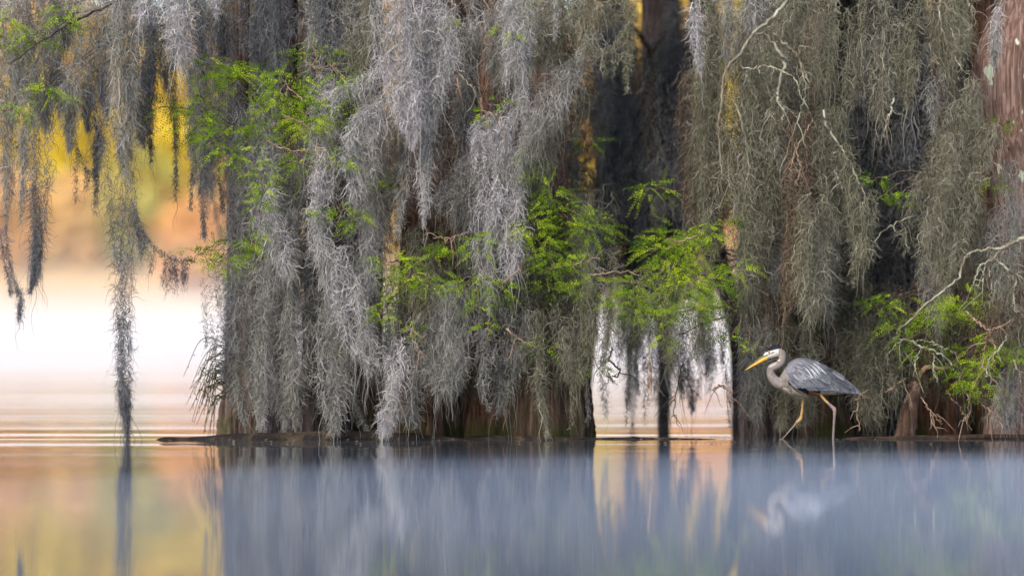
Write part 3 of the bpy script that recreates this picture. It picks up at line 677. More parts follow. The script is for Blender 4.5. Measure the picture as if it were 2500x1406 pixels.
# ------------------------------------------------------------------ logs
def log(name, label, rows, mat_, Y):
    n = 120
    c = catmull(rows, n); s = Y / FPX
    nseg = 26; th = np.linspace(0, 2 * math.pi, nseg, endpoint=False)
    ctr = np.stack([(c[:, 0] - 1250) * s, Y + c[:, 3], c[:, 1]], 1)
    z = np.array([[mnoise.noise((a[0] * 1.3, 4 * math.cos(t), 4 * math.sin(t) + 3)) + .7 * mnoise.noise((a[0] * 5, 9 * math.cos(t), 9 * math.sin(t))) for t in th] for a in ctr])
    r = .66 * c[:, 2:3] * (1 + .42 * z)
    v = ctr[:, None] + np.stack([np.zeros_like(r), 1.5 * r * np.cos(th), r * np.sin(th)], -1)
    i = np.arange(n - 1)[:, None] * nseg; j = np.arange(nseg)[None]; k = (j + 1) % nseg
    q = np.stack([i + j, i + k, i + nseg + k, i + nseg + j], -1).reshape(-1, 4)
    o = link_mesh(name, np_mesh(name, v.reshape(-1, 3), q, smooth=True), mat_, origin=(ctr[n // 2][0], Y, 0))
    tag(o, label, 'log')
# rows: px, centre height (m), radius (m), depth offset
log('floating_log', 'long dark water worn log floating at the feet of the middle trees', [(372, -.02, .01, 0), (396, -.006, .036, 0), (420, -.008, .042, .02), (470, -.01, .05, .05), (560, -.008, .086, .06), (700, .0, .10, .08), (850, .0, .105, .06), (1000, .0, .07, .1), (1090, -.01, .045, .1), (1150, -.02, .02, .1)], BARK_LOG, 30.05)
log('floating_log', 'shorter dark log lying low before the broad buttress', [(1120, -.03, .02, .15), (1170, -.01, .05, .15), (1300, -.01, .055, .12), (1420, -.012, .04, .1), (1465, -.02, .02, .1)], BARK_LOG, 30.15)
log('driftwood', 'thin low strip of driftwood crossing the water below the misty gap', [(1440, .0, .016, 0), (1530, .0, .026, 0), (1545, .004, .03, 0), (1580, .0, .022, 0), (1680, .0, .014, 0), (1745, -.004, .008, 0)], BARK_LOG, 30.25)
log('sunken_log', 'low brown waterlogged trunk lying before the reddish bases', [(2030, -.03, .02, 0), (2090, .0, .022, 0), (2200, .0, .036, 0), (2330, .0, .05, .05), (2450, .0, .055, .1), (2600, .0, .05, .1)], bark_material('bark_sodden', (0.008, 0.006, 0.005), (0.03, 0.02, 0.015), (0.10, 0.06, 0.035), sx=3), 30.35)

def flecks():
    n = 260; x = np.where(rng.random(n) < .5, rng.uniform(1560, 1800, n), rng.uniform(400, 2480, n)); Y = rng.uniform(28.6, 31.0, n); V = []
    for xx, yy in zip(x, Y):
        a = rng.uniform(0, 6.28); l = rng.uniform(.008, .022); w = l * .4
        c = np.array([(xx - 1250) / FPX * yy, yy, .006]); d = np.array([math.cos(a), math.sin(a), 0]); e = np.array([-math.sin(a), math.cos(a), 0])
        V += [c - d * l, c - e * w, c + d * l + (0, 0, .006), c + e * w]
    tag(link_mesh('litter', np_mesh('litter', V, np.arange(4 * n).reshape(n, 4)), TWIG_BROWN), 'tiny leaf flecks floating on the water by the logs', kind='stuff')
flecks()

# ------------------------------------------------------------------ grass tuft at the foot of the leftmost tree
def sedge():
    t = empty('sedge_tuft', W(548, 960, 31.0), 'tuft of long arching dark stems jutting out beside the leftmost trunk', 'plant')
    m = leaf_material('sedge', [(0, (.03, .035, .012)), (1, (.11, .11, .05))], .25)
    for i in range(44):
        y0 = rng.uniform(835, 985); st = np.array(W(556 + rng.uniform(-8, 10), y0, 31.1 + rng.uniform(-.2, .2)))
        ln = rng.uniform(70, 150) * (1 - (y0 - 835) / 330); dr = rng.uniform(25, 130)
        e = np.array(W(556 - ln * rng.uniform(.5, 1.0), y0 + dr, 31 + rng.uniform(-.4, .3)))
        md = (st + e) / 2 + np.array([-.03, 0, rng.uniform(.05, .2)])
        cc = catmull([st, md, e], 16); v, q = tube_arrays(cc, np.linspace(.005, .002, 16), 4)
        acc = Acc(); acc.add(v, q, rng.random())
        P = cc[rng.integers(4, 16, 9)]                                   # tiny seeds along each stem
        a = rng.standard_normal((9, 3)) * .012; b = np.array([0, 0, -.02])
        acc.add(np.stack([P, P + a * .5 + b * .5 - .003, P + a + b, P + a * .5 + b * .5 + .003], 1).reshape(-1, 3), np.arange(36).reshape(9, 4), .2)
        link_mesh('stem', acc.mesh('stem'), m, t)
sedge()

# ------------------------------------------------------------------ hanging moss, one object per hank
G1 = 'moss hanging over the golden gap'; G2 = 'moss on the middle clump of trees'; G3 = 'moss in the misty gap'; G4 = 'moss on the trees around the heron'
H = hank
ORD = 'leftmost,second,third,fourth,fifth,sixth,seventh,eighth,ninth,tenth,eleventh,twelfth,thirteenth,fourteenth,fifteenth,sixteenth,seventeenth,eighteenth'.split(',')
# over the golden gap
H('very long dark moss rope whose tip touches the water beside the golden gap', 'shade_tone', 30.0, [(292, 60, 70), (296, 250, 80), (302, 430, 66), (303, 600, 44), (303, 780, 30), (302, 930, 28), (305, 1000, 17), (308, 1040, 8), (309, 1078, 5)], 1.2, G1)
H('upper sleeve of grey moss over the longest rope, with a bare pale twig in it', 'grey', 29.9, [(290, -40, 80), (288, 120, 90), (300, 300, 75), (305, 470, 40)], 1.0, G1)
H('sagging moss swag strung from the longest rope to the green spray at its right', 'shade_tone', 30.0, [(322, 480, 16), (338, 545, 16), (372, 603, 15), (420, 636, 12), (480, 642, 14)], 1.3, G1, fringe=(26, (40, 95)))
H('long tapering moss tail, second from the photo edge, ending in a fine point', 'shade_tone', 30.1, [(105, 120, 90), (98, 300, 66), (92, 480, 52), (90, 600, 34), (84, 680, 18), (72, 722, 6)], 1.15, G1)
H('thin ragged moss strand reaching low at the very photo edge', 'shade_tone', 30.2, [(6, 300, 50), (8, 480, 28), (12, 600, 16), (28, 690, 14), (40, 740, 22), (44, 790, 4)], 1.0, G1)
H('wide moss veil at the photo edge above the thin ragged strand', 'grey', 30.4, [(15, 60, 110), (22, 250, 90), (25, 400, 60), (20, 540, 14)], .9, G1)
H('short see-through moss fringe between the edge veil and the tapering tail', 'grey', 30.3, [(55, 220, 50), (52, 380, 34), (48, 470, 22), (48, 545, 6)], .8, G1)
H('grey moss bundle with yellow light on both sides, right of the tapering tail', 'grey', 30.2, [(175, 60, 110), (176, 200, 70), (172, 300, 34), (172, 375, 12)], 1.0, G1)
H('hair-thin moss thread dangling below the bundle beside the yellow glow', 'shade_tone', 30.3, [(190, 260, 30), (188, 370, 12), (188, 430, 7), (186, 500, 3)], .9, G1)
H('dark moss bundle left of the longest rope, ending in a small ball', 'shade_tone', 30.4, [(240, 60, 80), (248, 240, 60), (246, 330, 24), (245, 375, 26), (236, 420, 12), (235, 530, 5)], 1.1, G1)
H('loose moss loop joining the small ball to the thin threads', 'shade_tone', 30.3, [(150, 310, 10), (196, 380, 12), (222, 432, 12), (246, 395, 12)], 1.2, G1, fringe=(6, (30, 80)))
H('broad shaded moss tail just right of the longest rope', 'shade_tone', 30.5, [(335, 30, 90), (338, 200, 66), (342, 300, 40), (346, 370, 16)], 1.1, G1)
H('shaded moss tail with a wispy end, right again of the longest rope', 'shade_tone', 30.6, [(378, 20, 60), (366, 180, 48), (364, 300, 26), (368, 400, 6)], 1.0, G1)
H('faint moss tail with green leaf twigs across its end', 'shade_tone', 30.7, [(412, 60, 60), (408, 180, 54), (414, 260, 40), (424, 330, 16), (428, 420, 5), (427, 495, 3)], .9, G1)
H('bright silver moss cascade at the top above the faint tail', 'silver', 29.4, [(440, -50, 90), (438, 40, 84), (440, 120, 60), (444, 190, 14)], 1.1, G1)
H('silver moss wisp draped to the photo top beside the bright cascade', 'silver', 29.5, [(370, -50, 50), (352, 20, 40), (340, 70, 10)], 1.0, G1)
H('silver moss wisp hanging next to the dark upper curtain', 'silver', 29.5, [(512, -50, 36), (518, 10, 26), (524, 48, 8)], 1.0, G1)
H('long slack moss cord below the upper foliage, left of the leftmost trunk', 'shade_tone', 30.2, [(470, 110, 46), (472, 280, 34), (470, 400, 22), (466, 520, 10)], 1.0, G1)
H('long dark moss cord ending in a point above the low green spray', 'shade_tone', 30.1, [(492, 150, 36), (490, 330, 28), (488, 440, 30), (492, 520, 20), (497, 585, 5)], 1.1, G1)
H('see-through moss thread close to the leftmost trunk in the golden light', 'shade_tone', 30.4, [(525, 230, 40), (530, 380, 20), (540, 470, 14), (545, 530, 5)], .8, G1)
for lb, x, yb, w in (('left of three thin moss strings under the low green spray', 502, 850, 20), ('middle of three thin moss strings under the low green spray', 520, 870, 24), ('right of three thin moss strings under the low green spray', 545, 835, 26)):
    H(lb, 'shade_tone', 30.2, [(x - 4, 640, w), (x, 740, w * .8), (x + 2, yb - 40, w * .5), (x + 2, yb, 4)], .75, G1)
for i, (x, y, w, yb) in enumerate([(40, -60, 150, 190), (120, -50, 130, 170), (200, -60, 120, 190), (265, -60, 90, 130), (340, -60, 80, 120), (75, 90, 120, 260), (150, 150, 60, 300)]):
    H(('first', 'third', 'fifth', 'sixth', 'seventh', 'second', 'fourth')[i] + ' from the left of the tangled moss masses along the upper branch', 'grey', 30.3 + .1 * i, [(x, y, w), (x + 4, (y + yb) / 2, w), (x, yb, w * .4)], .9, G1)

for nm, x, yb, w in (('left', 545, 165, 60), ('middle', 622, 160, 70), ('right', 690, 175, 66)):
    H(nm + ' dim moss curtain before the stems in the dark upper corner', 'shade_tone', 31.0, [(x, -90, w), (x, 20, w), (x + 4, yb - 50, w * .7), (x + 2, yb, 12)], 1.0, G2)  # shade of the upper corner put into the moss colour
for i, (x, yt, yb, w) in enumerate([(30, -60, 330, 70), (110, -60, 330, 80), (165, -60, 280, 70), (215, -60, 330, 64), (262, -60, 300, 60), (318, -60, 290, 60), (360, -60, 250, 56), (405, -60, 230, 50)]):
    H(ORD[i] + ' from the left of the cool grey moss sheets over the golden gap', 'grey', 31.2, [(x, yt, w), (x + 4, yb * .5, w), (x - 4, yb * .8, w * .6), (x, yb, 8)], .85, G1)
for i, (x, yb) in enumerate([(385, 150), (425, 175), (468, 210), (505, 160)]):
    H(('leftmost', 'second', 'third', 'rightmost')[i] + ' moss hank in the shaded row behind the bright silver cascade', 'shade_tone', 30.8, [(x, -80, 56), (x, 20, 54), (x + 2, yb - 50, 38), (x, yb, 8)], .9, G1)
H('brown moss strip closing the slit right of the leftmost trunk', 'brown', 31.2, [(622, 420, 60), (622, 620, 64), (625, 820, 56), (628, 980, 14)], 1.1, G2)
# the leftmost trunk and its curtain
H('bluish moss column down the outer side of the leftmost trunk', 'grey', 30.6, [(585, 370, 66), (582, 520, 64), (578, 640, 54)], 1.1, G2)
H('narrow shaded moss ribbon on the outline of the leftmost trunk', 'shade_tone', 30.7, [(568, 640, 46), (560, 780, 34), (556, 900, 46), (562, 990, 30)], 1.1, G2)
H('pale moss ribbon beside the narrow shaded one on the leftmost trunk', 'grey', 30.5, [(590, 620, 40), (590, 780, 36), (594, 920, 44), (602, 1000, 30), (600, 1035, 5)], 1.1, G2)
H('moss tail touching the log at its narrow left end', 'grey', 30.2, [(640, 560, 60), (632, 740, 58), (632, 900, 50), (634, 1000, 26), (637, 1062, 10)], 1.1, G2)
H('soft moss curtain right of the tail that touches the narrow log end', 'grey', 30.3, [(676, 480, 70), (680, 700, 70), (684, 880, 66), (690, 990, 44), (700, 1055, 8)], 1.1, G2)
H('silver moss shawl over the leftmost trunk, sweeping to the next stem', 'silver', 29.9, [(655, 470, 40), (660, 580, 60), (682, 650, 64), (715, 690, 40)], 1.1, G2)
H('moss curtain ending just above the log before the smooth narrow foot', 'grey', 30.25, [(725, 600, 60), (722, 780, 66), (722, 940, 50), (722, 1050, 8)], 1.1, G2)
H('shaded moss strip hanging in front of the grey fluted pair', 'shade_tone', 30.6, [(742, 660, 50), (746, 800, 46), (738, 920, 34), (735, 1000, 8)], 1.0, G2)
H('silver moss fall left of the rusty dark hollow, midway up', 'silver', 29.7, [(800, 370, 44), (790, 450, 66), (786, 560, 62), (798, 640, 50), (812, 710, 40)], 1.2, G2)
H('big pale moss tail that dips into the water at the log', 'grey', 29.85, [(808, 690, 70), (810, 820, 82), (812, 930, 78), (812, 1010, 58), (810, 1068, 22)], 1.2, G2)
H('long silver moss sash running slantwise down to the log', 'silver', 29.7, [(820, 610, 34), (838, 700, 52), (862, 790, 60), (888, 860, 60), (925, 905, 50)], 1.2, G2)
H('bright silver moss tail at the foot of the slanting sash', 'silver', 29.65, [(950, 830, 70), (945, 920, 70), (935, 1000, 48), (930, 1050, 30), (929, 1072, 8)], 1.25, G2)
H('limp grey moss thread before the black hollow near the log', 'grey', 30.2, [(868, 900, 40), (872, 980, 24), (884, 1020, 8), (898, 1062, 4)], 1.0, G2)
H('moss fall over the dark hollow above the ruddy foot', 'grey', 30.1, [(905, 285, 80), (900, 400, 80), (915, 520, 60), (925, 640, 8)], 1.1, G2)
H('moss apron in front of the dark stem by the ruddy foot', 'grey', 30.4, [(905, 560, 60), (890, 700, 66), (880, 820, 50), (905, 900, 20)], 1.0, G2)
# the big silver mass high in the middle
H('brightest silver moss cascade, leftmost of the high middle mass', 'silver', 29.35, [(965, -60, 70), (960, 80, 80), (985, 200, 76), (1005, 290, 54), (1012, 370, 10)], 1.3, G2)
H('silver moss cascade in the core of the high middle mass', 'silver', 29.4, [(1035, -60, 80), (1035, 90, 96), (1025, 210, 86), (1015, 300, 40)], 1.3, G2)
H('silver moss cascade on the right flank of the high middle mass', 'silver', 29.5, [(1095, -60, 60), (1088, 80, 70), (1070, 180, 56), (1050, 260, 34), (1040, 300, 8)], 1.3, G2)
H('silver moss limb sweeping down from the high mass towards the upper leaves', 'silver', 29.5, [(960, 150, 50), (900, 205, 40), (850, 225, 34), (790, 240, 16)], 1.2, G2, fringe=(8, (20, 60)))
H('silver moss limb sweeping down from the high mass to the moss fall below it', 'silver', 29.55, [(985, 230, 50), (930, 290, 50), (885, 330, 60), (872, 410, 70), (880, 500, 40)], 1.2, G2)
H('narrow silver moss plume with a forked tip below the high mass', 'silver', 29.5, [(1042, 300, 46), (1040, 400, 44), (1042, 480, 28), (1035, 560, 6)], 1.2, G2)
H('small silver moss tuft hanging left of the forked plume', 'grey', 29.8, [(985, 400, 50), (985, 480, 36), (975, 540, 20), (968, 590, 5)], 1.1, G2)
H('olive grey moss sheet left of the brightest cascade at the top', 'olive', 29.9, [(880, -60, 90), (878, 80, 90), (880, 170, 60), (870, 235, 16)], 1.0, G2)
H('shaded moss sheet above the upper leaves, beside the olive grey sheet', 'shade_tone', 30.2, [(810, -60, 70), (815, 60, 66), (812, 160, 34)], 1.0, G2)
H('slim pale moss string hanging before the dark upper recess', 'grey', 29.6, [(757, -60, 16), (760, 30, 18), (762, 100, 12), (745, 125, 4)], 1.1, G2)
# right half of the middle clump
H('silver moss tail, first of the row right of the high middle mass', 'silver', 29.5, [(1232, -60, 40), (1230, 60, 44), (1236, 150, 34), (1234, 215, 8)], 1.15, G2)
H('silver moss tail with a bluish tip, second right of the high middle mass', 'silver', 29.45, [(1280, -60, 44), (1276, 80, 48), (1276, 160, 42), (1282, 235, 10)], 1.15, G2)
H('short slim silver moss string at the top, third right of the high middle mass', 'silver', 29.4, [(1350, -60, 18), (1352, 40, 18), (1352, 105, 5)], 1.15, G2)
H('grey moss sheet behind the row of silver tails', 'grey', 30.1, [(1255, -60, 120), (1255, 120, 130), (1240, 260, 90)], .9, G2)
H('olive moss sheet left of the diagonal moss sweep at the top', 'olive', 30.0, [(1335, -60, 90), (1335, 80, 90), (1325, 190, 60)], 1.0, G2)
H('diagonal moss sweep falling from the upper fork to the middle leaves', 'grey', 29.55, [(1435, 90, 50), (1400, 170, 60), (1350, 250, 70), (1300, 330, 64), (1262, 420, 30)], 1.2, G2)
H('second diagonal moss sweep under the first, paler', 'silver', 29.6, [(1300, 220, 30), (1240, 290, 50), (1190, 330, 50), (1150, 345, 24)], 1.0, G2, fringe=(8, (30, 90)))
H('olive moss curtain on the edge of the golden slit high in the middle', 'olive', 29.9, [(1385, 190, 56), (1365, 310, 60), (1335, 400, 50), (1320, 470, 14)], 1.0, G2)
H('moss garland looped between the two upper forks in front of the dark hollow', 'olive', 29.4, [(1420, 100, 26), (1445, 132, 24), (1480, 140, 24), (1515, 120, 26), (1530, 85, 26)], 1.2, G2, fringe=(9, (20, 50)))
H('pale moss tail with a ragged tip at the right fork of the garland', 'olive', 29.35, [(1545, -60, 44), (1540, 60, 34), (1534, 150, 24), (1532, 232, 6)], 1.2, G2)
H('heavy moss bough along the upper frame left of the ragged tail', 'olive', 29.5, [(1410, 45, 40), (1460, 50, 40), (1500, 36, 46), (1530, 0, 50)], 1.2, G2, fringe=(10, (20, 50)))
H('moss bundle at the top, left end of the heavy bough', 'olive', 29.6, [(1415, -60, 70), (1420, 40, 66), (1430, 110, 36)], 1.1, G2)
H('large silver moss fall in the middle, above the right-hand green leaves', 'silver', 29.65, [(1250, 370, 50), (1248, 480, 56), (1240, 590, 70), (1235, 690, 40)], 1.2, G2)
H('silver moss fall with narrow tip left of the large one', 'silver', 29.6, [(1215, 350, 40), (1205, 450, 42), (1195, 530, 34), (1190, 595, 8)], 1.2, G2)
H('drooping grey moss bridge from the forked plume across to the silver fall', 'grey', 29.8, [(1050, 500, 20), (1095, 480, 34), (1140, 430, 40), (1190, 400, 30)], 1.0, G2, fringe=(10, (30, 80)))
H('grey moss apron between the dark hollow and the middle leaves', 'grey', 30.1, [(1140, 400, 90), (1140, 480, 80), (1110, 560, 40)], .9, G2)
H('broad pale moss curtain low in the middle, widest of all', 'grey', 29.9, [(1090, 700, 100), (1085, 800, 116), (1082, 900, 110), (1075, 990, 40)], 1.25, G2)
H('moss curtain lobe at the left of the widest one, over the ruddy foot', 'grey', 30.0, [(990, 780, 70), (985, 900, 66), (992, 1000, 50), (1010, 1050, 14)], 1.0, G2)
H('moss tail hanging in front of the red barked trunk', 'grey', 30.0, [(1188, 810, 40), (1186, 880, 36), (1180, 950, 24), (1195, 1010, 6)], 1.15, G2)
H('moss veil across the trunk between the widest curtain and the buttress', 'grey', 30.2, [(1270, 760, 80), (1255, 880, 70), (1232, 960, 50), (1218, 1020, 8)], 1.0, G2)
H('long moss tail with stray tips down the front of the broad buttress', 'olive', 29.9, [(1330, 760, 44), (1334, 880, 44), (1335, 970, 34), (1340, 1030, 16), (1342, 1070, 6)], 1.15, G2)
H('thin moss thread on the right flank of the broad buttress', 'olive', 30.0, [(1400, 860, 30), (1398, 930, 16), (1396, 1000, 8), (1392, 1050, 4)], .9, G2)
H('thin twisted moss thread along the right edge of the buttress', 'grey', 30.2, [(1428, 900, 20), (1436, 960, 8), (1436, 1010, 6), (1430, 1045, 3)], .9, G2)
H('olive moss skirt under the right green leaves, beside the gap', 'olive', 29.9, [(1395, 690, 100), (1400, 800, 100), (1400, 900, 60), (1390, 950, 16)], 1.0, G2)
H('thin olive moss screen over the right end of the leaves', 'olive', 29.8, [(1470, 600, 80), (1475, 720, 80), (1470, 830, 40), (1465, 900, 12)], .9, G2)
H('grey moss drape between the high middle mass and the first silver tail', 'grey', 30.2, [(1125, 60, 70), (1128, 180, 76), (1120, 290, 50), (1118, 350, 10)], 1.0, G2)
H('brown moss drape beside the second diagonal sweep', 'brown', 30.3, [(1160, 200, 60), (1165, 330, 70), (1165, 450, 40), (1165, 520, 10)], 1.0, G2)
H('brownish moss beard half covering the rusty hollow', 'brown', 30.6, [(1075, 330, 70), (1085, 450, 70), (1080, 560, 40), (1085, 640, 10)], .9, G2)
H('olive moss drape below the rusty hollow', 'olive', 30.3, [(1030, 560, 70), (1040, 680, 80), (1045, 790, 50)], 1.0, G2)
for nm, tn, x, y0, y1, w in (('tall shade-toned', 'shade_tone', 1500, 120, 560, 70), ('tall grey', 'grey', 1462, 60, 400, 60), ('shadowed grey', 'grey', 1612, 150, 560, 80), ('shadowed shade-toned', 'shade_tone', 1655, 60, 520, 70), ('slim grey', 'shade_tone', 1560, 260, 600, 50), ('slim brown', 'brown', 1585, 60, 380, 44), ('low grey', 'grey', 1680, 330, 640, 60)):
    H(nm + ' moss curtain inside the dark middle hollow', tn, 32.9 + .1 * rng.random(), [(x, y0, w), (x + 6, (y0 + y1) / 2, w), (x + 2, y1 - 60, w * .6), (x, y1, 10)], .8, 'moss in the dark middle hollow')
H('olive moss sleeve above the golden slit high in the middle', 'olive', 30.3, [(1395, -80, 70), (1398, 40, 74), (1396, 130, 50), (1394, 205, 12)], 1.0, G2)
H('olive moss sleeve hanging between the long brown grey column and the outer lichen twig', 'olive', 30.9, [(1772, -80, 60), (1774, 150, 66), (1772, 350, 56), (1768, 520, 14)], 1.0, G4)
H('dark moss fringe on the outer side of the leftmost trunk near the top', 'shade_tone', 30.9, [(560, 150, 60), (562, 260, 60), (566, 360, 50), (566, 430, 12)], 1.0, G2)
H('brown moss drape left of the rusty hollow', 'brown', 31.0, [(960, 260, 60), (964, 380, 74), (968, 500, 66), (966, 630, 14)], 1.1, G2)
H('olive moss drape at the upper end of the golden slit high in the middle', 'olive', 30.4, [(1408, 180, 44), (1412, 250, 46), (1408, 310, 30), (1404, 350, 8)], .8, G2)
# in the misty gap
H('dark pointed moss cone in the middle of the misty gap, its tip at the water', 'shade_tone', 32.6, [(1615, 780, 90), (1615, 860, 76), (1618, 930, 56), (1622, 1000, 24), (1623, 1052, 10)], 1.3, G3)
H('blurred dark moss tail right of the pointed cone', 'shade_tone', 32.8, [(1700, 800, 66), (1702, 900, 50), (1698, 970, 26), (1692, 1012, 8)], 1.0, G3)
H('blurred moss tail nearest the straight dark trunk in the misty gap', 'shade_tone', 32.8, [(1738, 790, 40), (1738, 880, 30), (1730, 960, 8)], 1.0, G3)
H('thin moss thread, second in from the buttress in the misty gap', 'shade_tone', 30.4, [(1530, 840, 26), (1530, 940, 16), (1528, 1040, 6)], .8, G3)
H('thin moss thread closest to the buttress in the misty gap', 'grey', 30.2, [(1472, 880, 34), (1476, 960, 22), (1478, 1028, 5)], .8, G3)
H('thin moss thread just left of the pointed cone', 'shade_tone', 31.6, [(1580, 840, 24), (1577, 940, 16), (1576, 1040, 5)], .9, G3)
H('thin moss thread beside the straight dark trunk in the misty gap', 'shade_tone', 30.4, [(1780, 870, 26), (1784, 960, 16), (1783, 1048, 5)], .8, G3)
H('grey green moss fringe under the leaves over the misty gap, left portion', 'olive', 30.3, [(1560, 640, 90), (1560, 740, 90), (1545, 830, 40), (1540, 870, 10)], .8, G3)
H('grey green moss fringe under the leaves over the misty gap, central portion', 'olive', 30.2, [(1640, 640, 90), (1645, 750, 90), (1640, 850, 40), (1640, 920, 8)], .9, G3)
H('grey green moss fringe under the leaves over the misty gap, right portion', 'olive', 30.2, [(1705, 640, 80), (1705, 750, 76), (1705, 830, 50), (1700, 890, 8)], .9, G3)
for nm, x, yb, w, t_ in (('leftmost', 1510, 905, 50, 'olive'), ('second', 1558, 960, 30, 'shade_tone'), ('third', 1662, 975, 56, 'shade_tone'), ('fourth', 1728, 925, 50, 'shade_tone'), ('rightmost', 1762, 900, 40, 'grey')):
    H(nm + ' of the ragged moss tails hanging low from the leaves over the misty gap', t_, 31.3, [(x, 660, w), (x + 2, 780, w), (x - 2, yb - 60, w * .5), (x, yb, 6)], .75, G3)
# right of the misty gap
H('pale moss tail hanging from the upper frame beside the dark hollow', 'silver', 29.7, [(1700, -60, 46), (1702, 60, 36), (1706, 140, 24), (1708, 185, 6)], 1.1, G4)
H('long brown grey moss column on the right of the dark hollow', 'olive', 30.4, [(1745, -60, 80), (1748, 150, 84), (1740, 330, 90), (1735, 480, 60), (1728, 560, 16)], 1.05, G4)
H('brown moss column between the dark hollow and the long brown grey one', 'brown', 31.0, [(1690, 180, 60), (1688, 330, 70), (1690, 470, 60), (1690, 590, 20)], 1.0, G4)
H('grey moss tail above the arching lichen branch, left side', 'grey', 30.0, [(1795, -60, 44), (1792, 90, 40), (1788, 200, 14)], 1.1, G4)
H('thick moss bough above the arching lichen branch', 'olive', 29.6, [(1975, -60, 70), (1950, 20, 60), (1900, 75, 44), (1855, 100, 30)], 1.1, G4, fringe=(10, (40, 100)))
H('moss tail dropping onto the crook of the arching lichen branch', 'grey', 29.6, [(1850, -60, 60), (1848, 40, 52), (1835, 90, 30)], 1.1, G4)
H('olive moss curtain inside the arching lichen branch', 'olive', 30.1, [(1835, 100, 80), (1835, 300, 84), (1830, 480, 90), (1832, 660, 80), (1822, 780, 30)], 1.0, G4)
H('olive moss curtain right of the crook of the lichen branch', 'olive', 30.2, [(1920, 130, 90), (1920, 320, 100), (1900, 480, 90), (1880, 620, 60)], 1.0, G4)
H('rusty brown moss beard hanging below the lichen branch', 'brown', 29.9, [(1945, 280, 46), (1942, 420, 60), (1936, 560, 58), (1925, 700, 36), (1920, 790, 10)], 1.2, G4)
H('rounded olive moss bag ending above the back of the heron', 'olive', 29.75, [(1985, 480, 66), (1985, 600, 80), (1985, 720, 74), (1990, 800, 22)], 1.15, G4)
H('olive moss fall hugging the left side of the dark recess', 'olive', 29.9, [(2030, 270, 36), (2035, 400, 64), (2060, 520, 80), (2085, 620, 60), (2080, 700, 14)], 1.1, G4)
for i, (x, yb, w) in enumerate([(2012, 232, 54), (2078, 268, 62), (2150, 300, 66), (2212, 262, 60)]):
    H(('first', 'second', 'third', 'fourth')[i] + ' olive moss hank from the lichen branch in the row above the dark recess', 'olive', 29.9 + .06 * i, [(x + 4, -60, w * 1.1), (x, yb * .45, w), (x - 2, yb * .8, w * .7), (x - 4, yb, 8)], 1.1, G4)
H('dark olive moss sheet left of the massive leaning trunk at the top', 'olive', 30.3, [(2290, -60, 100), (2300, 100, 110), (2320, 200, 60)], .9, G4)
H('silver moss streamer hanging in front of the massive leaning trunk', 'silver', 29.5, [(2432, -60, 46), (2430, 60, 38), (2425, 130, 24), (2422, 165, 8)], 1.1, G4)
H('small pale moss tail at the right side of the dark recess', 'grey', 29.9, [(2282, 200, 40), (2282, 270, 26), (2284, 330, 8)], 1.0, G4)
H('thick olive moss mane left of the massive leaning trunk', 'olive', 29.8, [(2370, 200, 50), (2350, 320, 90), (2310, 450, 110), (2270, 560, 110), (2255, 690, 50)], 1.15, G4)
H('olive moss fall crossing the foot of the massive leaning trunk', 'olive', 29.7, [(2440, 310, 40), (2400, 400, 80), (2350, 520, 96), (2320, 640, 70), (2310, 720, 20)], 1.1, G4)
H('slim moss cord swinging out in the dark recess', 'olive', 29.9, [(2142, 470, 24), (2135, 540, 22), (2118, 600, 20), (2100, 650, 8)], 1.0, G4)
H('shaded moss strip down the edge of the straight dark trunk behind the bill', 'shade_tone', 31.3, [(1815, 640, 50), (1815, 800, 46), (1812, 930, 36), (1816, 1010, 10)], 1.0, G4)
H('shaded moss strip down the middle of the straight dark trunk', 'grey', 31.2, [(1850, 680, 60), (1852, 820, 56), (1850, 920, 40), (1846, 1000, 8)], 1.0, G4)
H('grey moss tail filling the slit left of the first silver tail, at the top', 'grey', 30.4, [(1165, -60, 60), (1162, 40, 56), (1160, 120, 24), (1160, 160, 6)], 1.0, G2)
H('brownish moss tail beside the slit left of the first silver tail', 'brown', 30.5, [(1195, -60, 50), (1196, 120, 50), (1200, 230, 40), (1205, 330, 12)], 1.0, G2)
for i, (x, yb) in enumerate([(1830, 1030), (1862, 985), (1905, 1052), (1940, 1046), (1972, 1040)]):
    H(('leftmost moss tail under the breast of the heron', 'short moss tail under the breast of the heron', 'rounded moss tail before the front leg of the heron', 'rounded moss tail against the front leg of the heron', 'moss tail between the two legs of the heron')[i], 'olive' if i > 1 else 'grey', 30.9, [(x, 800, 44), (x + 2, 900, 40), (x + 2, yb - 40, 38), (x + 4, yb, 16)], 1.1, G4)
H('moss tail below the tail feathers of the heron', 'olive', 31.0, [(2085, 820, 60), (2085, 930, 50), (2095, 1010, 18)], 1.0, G4)
H('wide grey moss heap left of the leaning stub', 'olive', 30.9, [(2150, 780, 100), (2145, 900, 110), (2135, 990, 80), (2140, 1046, 20)], 1.0, G4)
H('grey moss drape over the lower part of the massive leaning trunk', 'grey', 30.0, [(2470, 400, 60), (2462, 520, 76), (2450, 640, 70), (2440, 740, 20)], 1.0, G4)
H('olive moss drape down the outer face of the massive leaning trunk', 'olive', 29.9, [(2505, 560, 60), (2500, 700, 80), (2495, 820, 70), (2490, 930, 16)], 1.0, G4)
H('brown moss drape left of the drooping pale twigs', 'brown', 30.2, [(2390, 620, 80), (2395, 740, 90), (2400, 850, 60), (2402, 940, 14)], 1.0, G4)
H('pale moss curtain in the lower right corner of the trees', 'grey', 30.1, [(2470, 890, 60), (2466, 960, 66), (2462, 1020, 60), (2460, 1055, 24)], 1.1, G4)
H('twiggy moss mound above the lower right corner curtain', 'brown', 29.9, [(2470, 740, 80), (2470, 800, 90), (2460, 860, 40)], 1.0, G4)

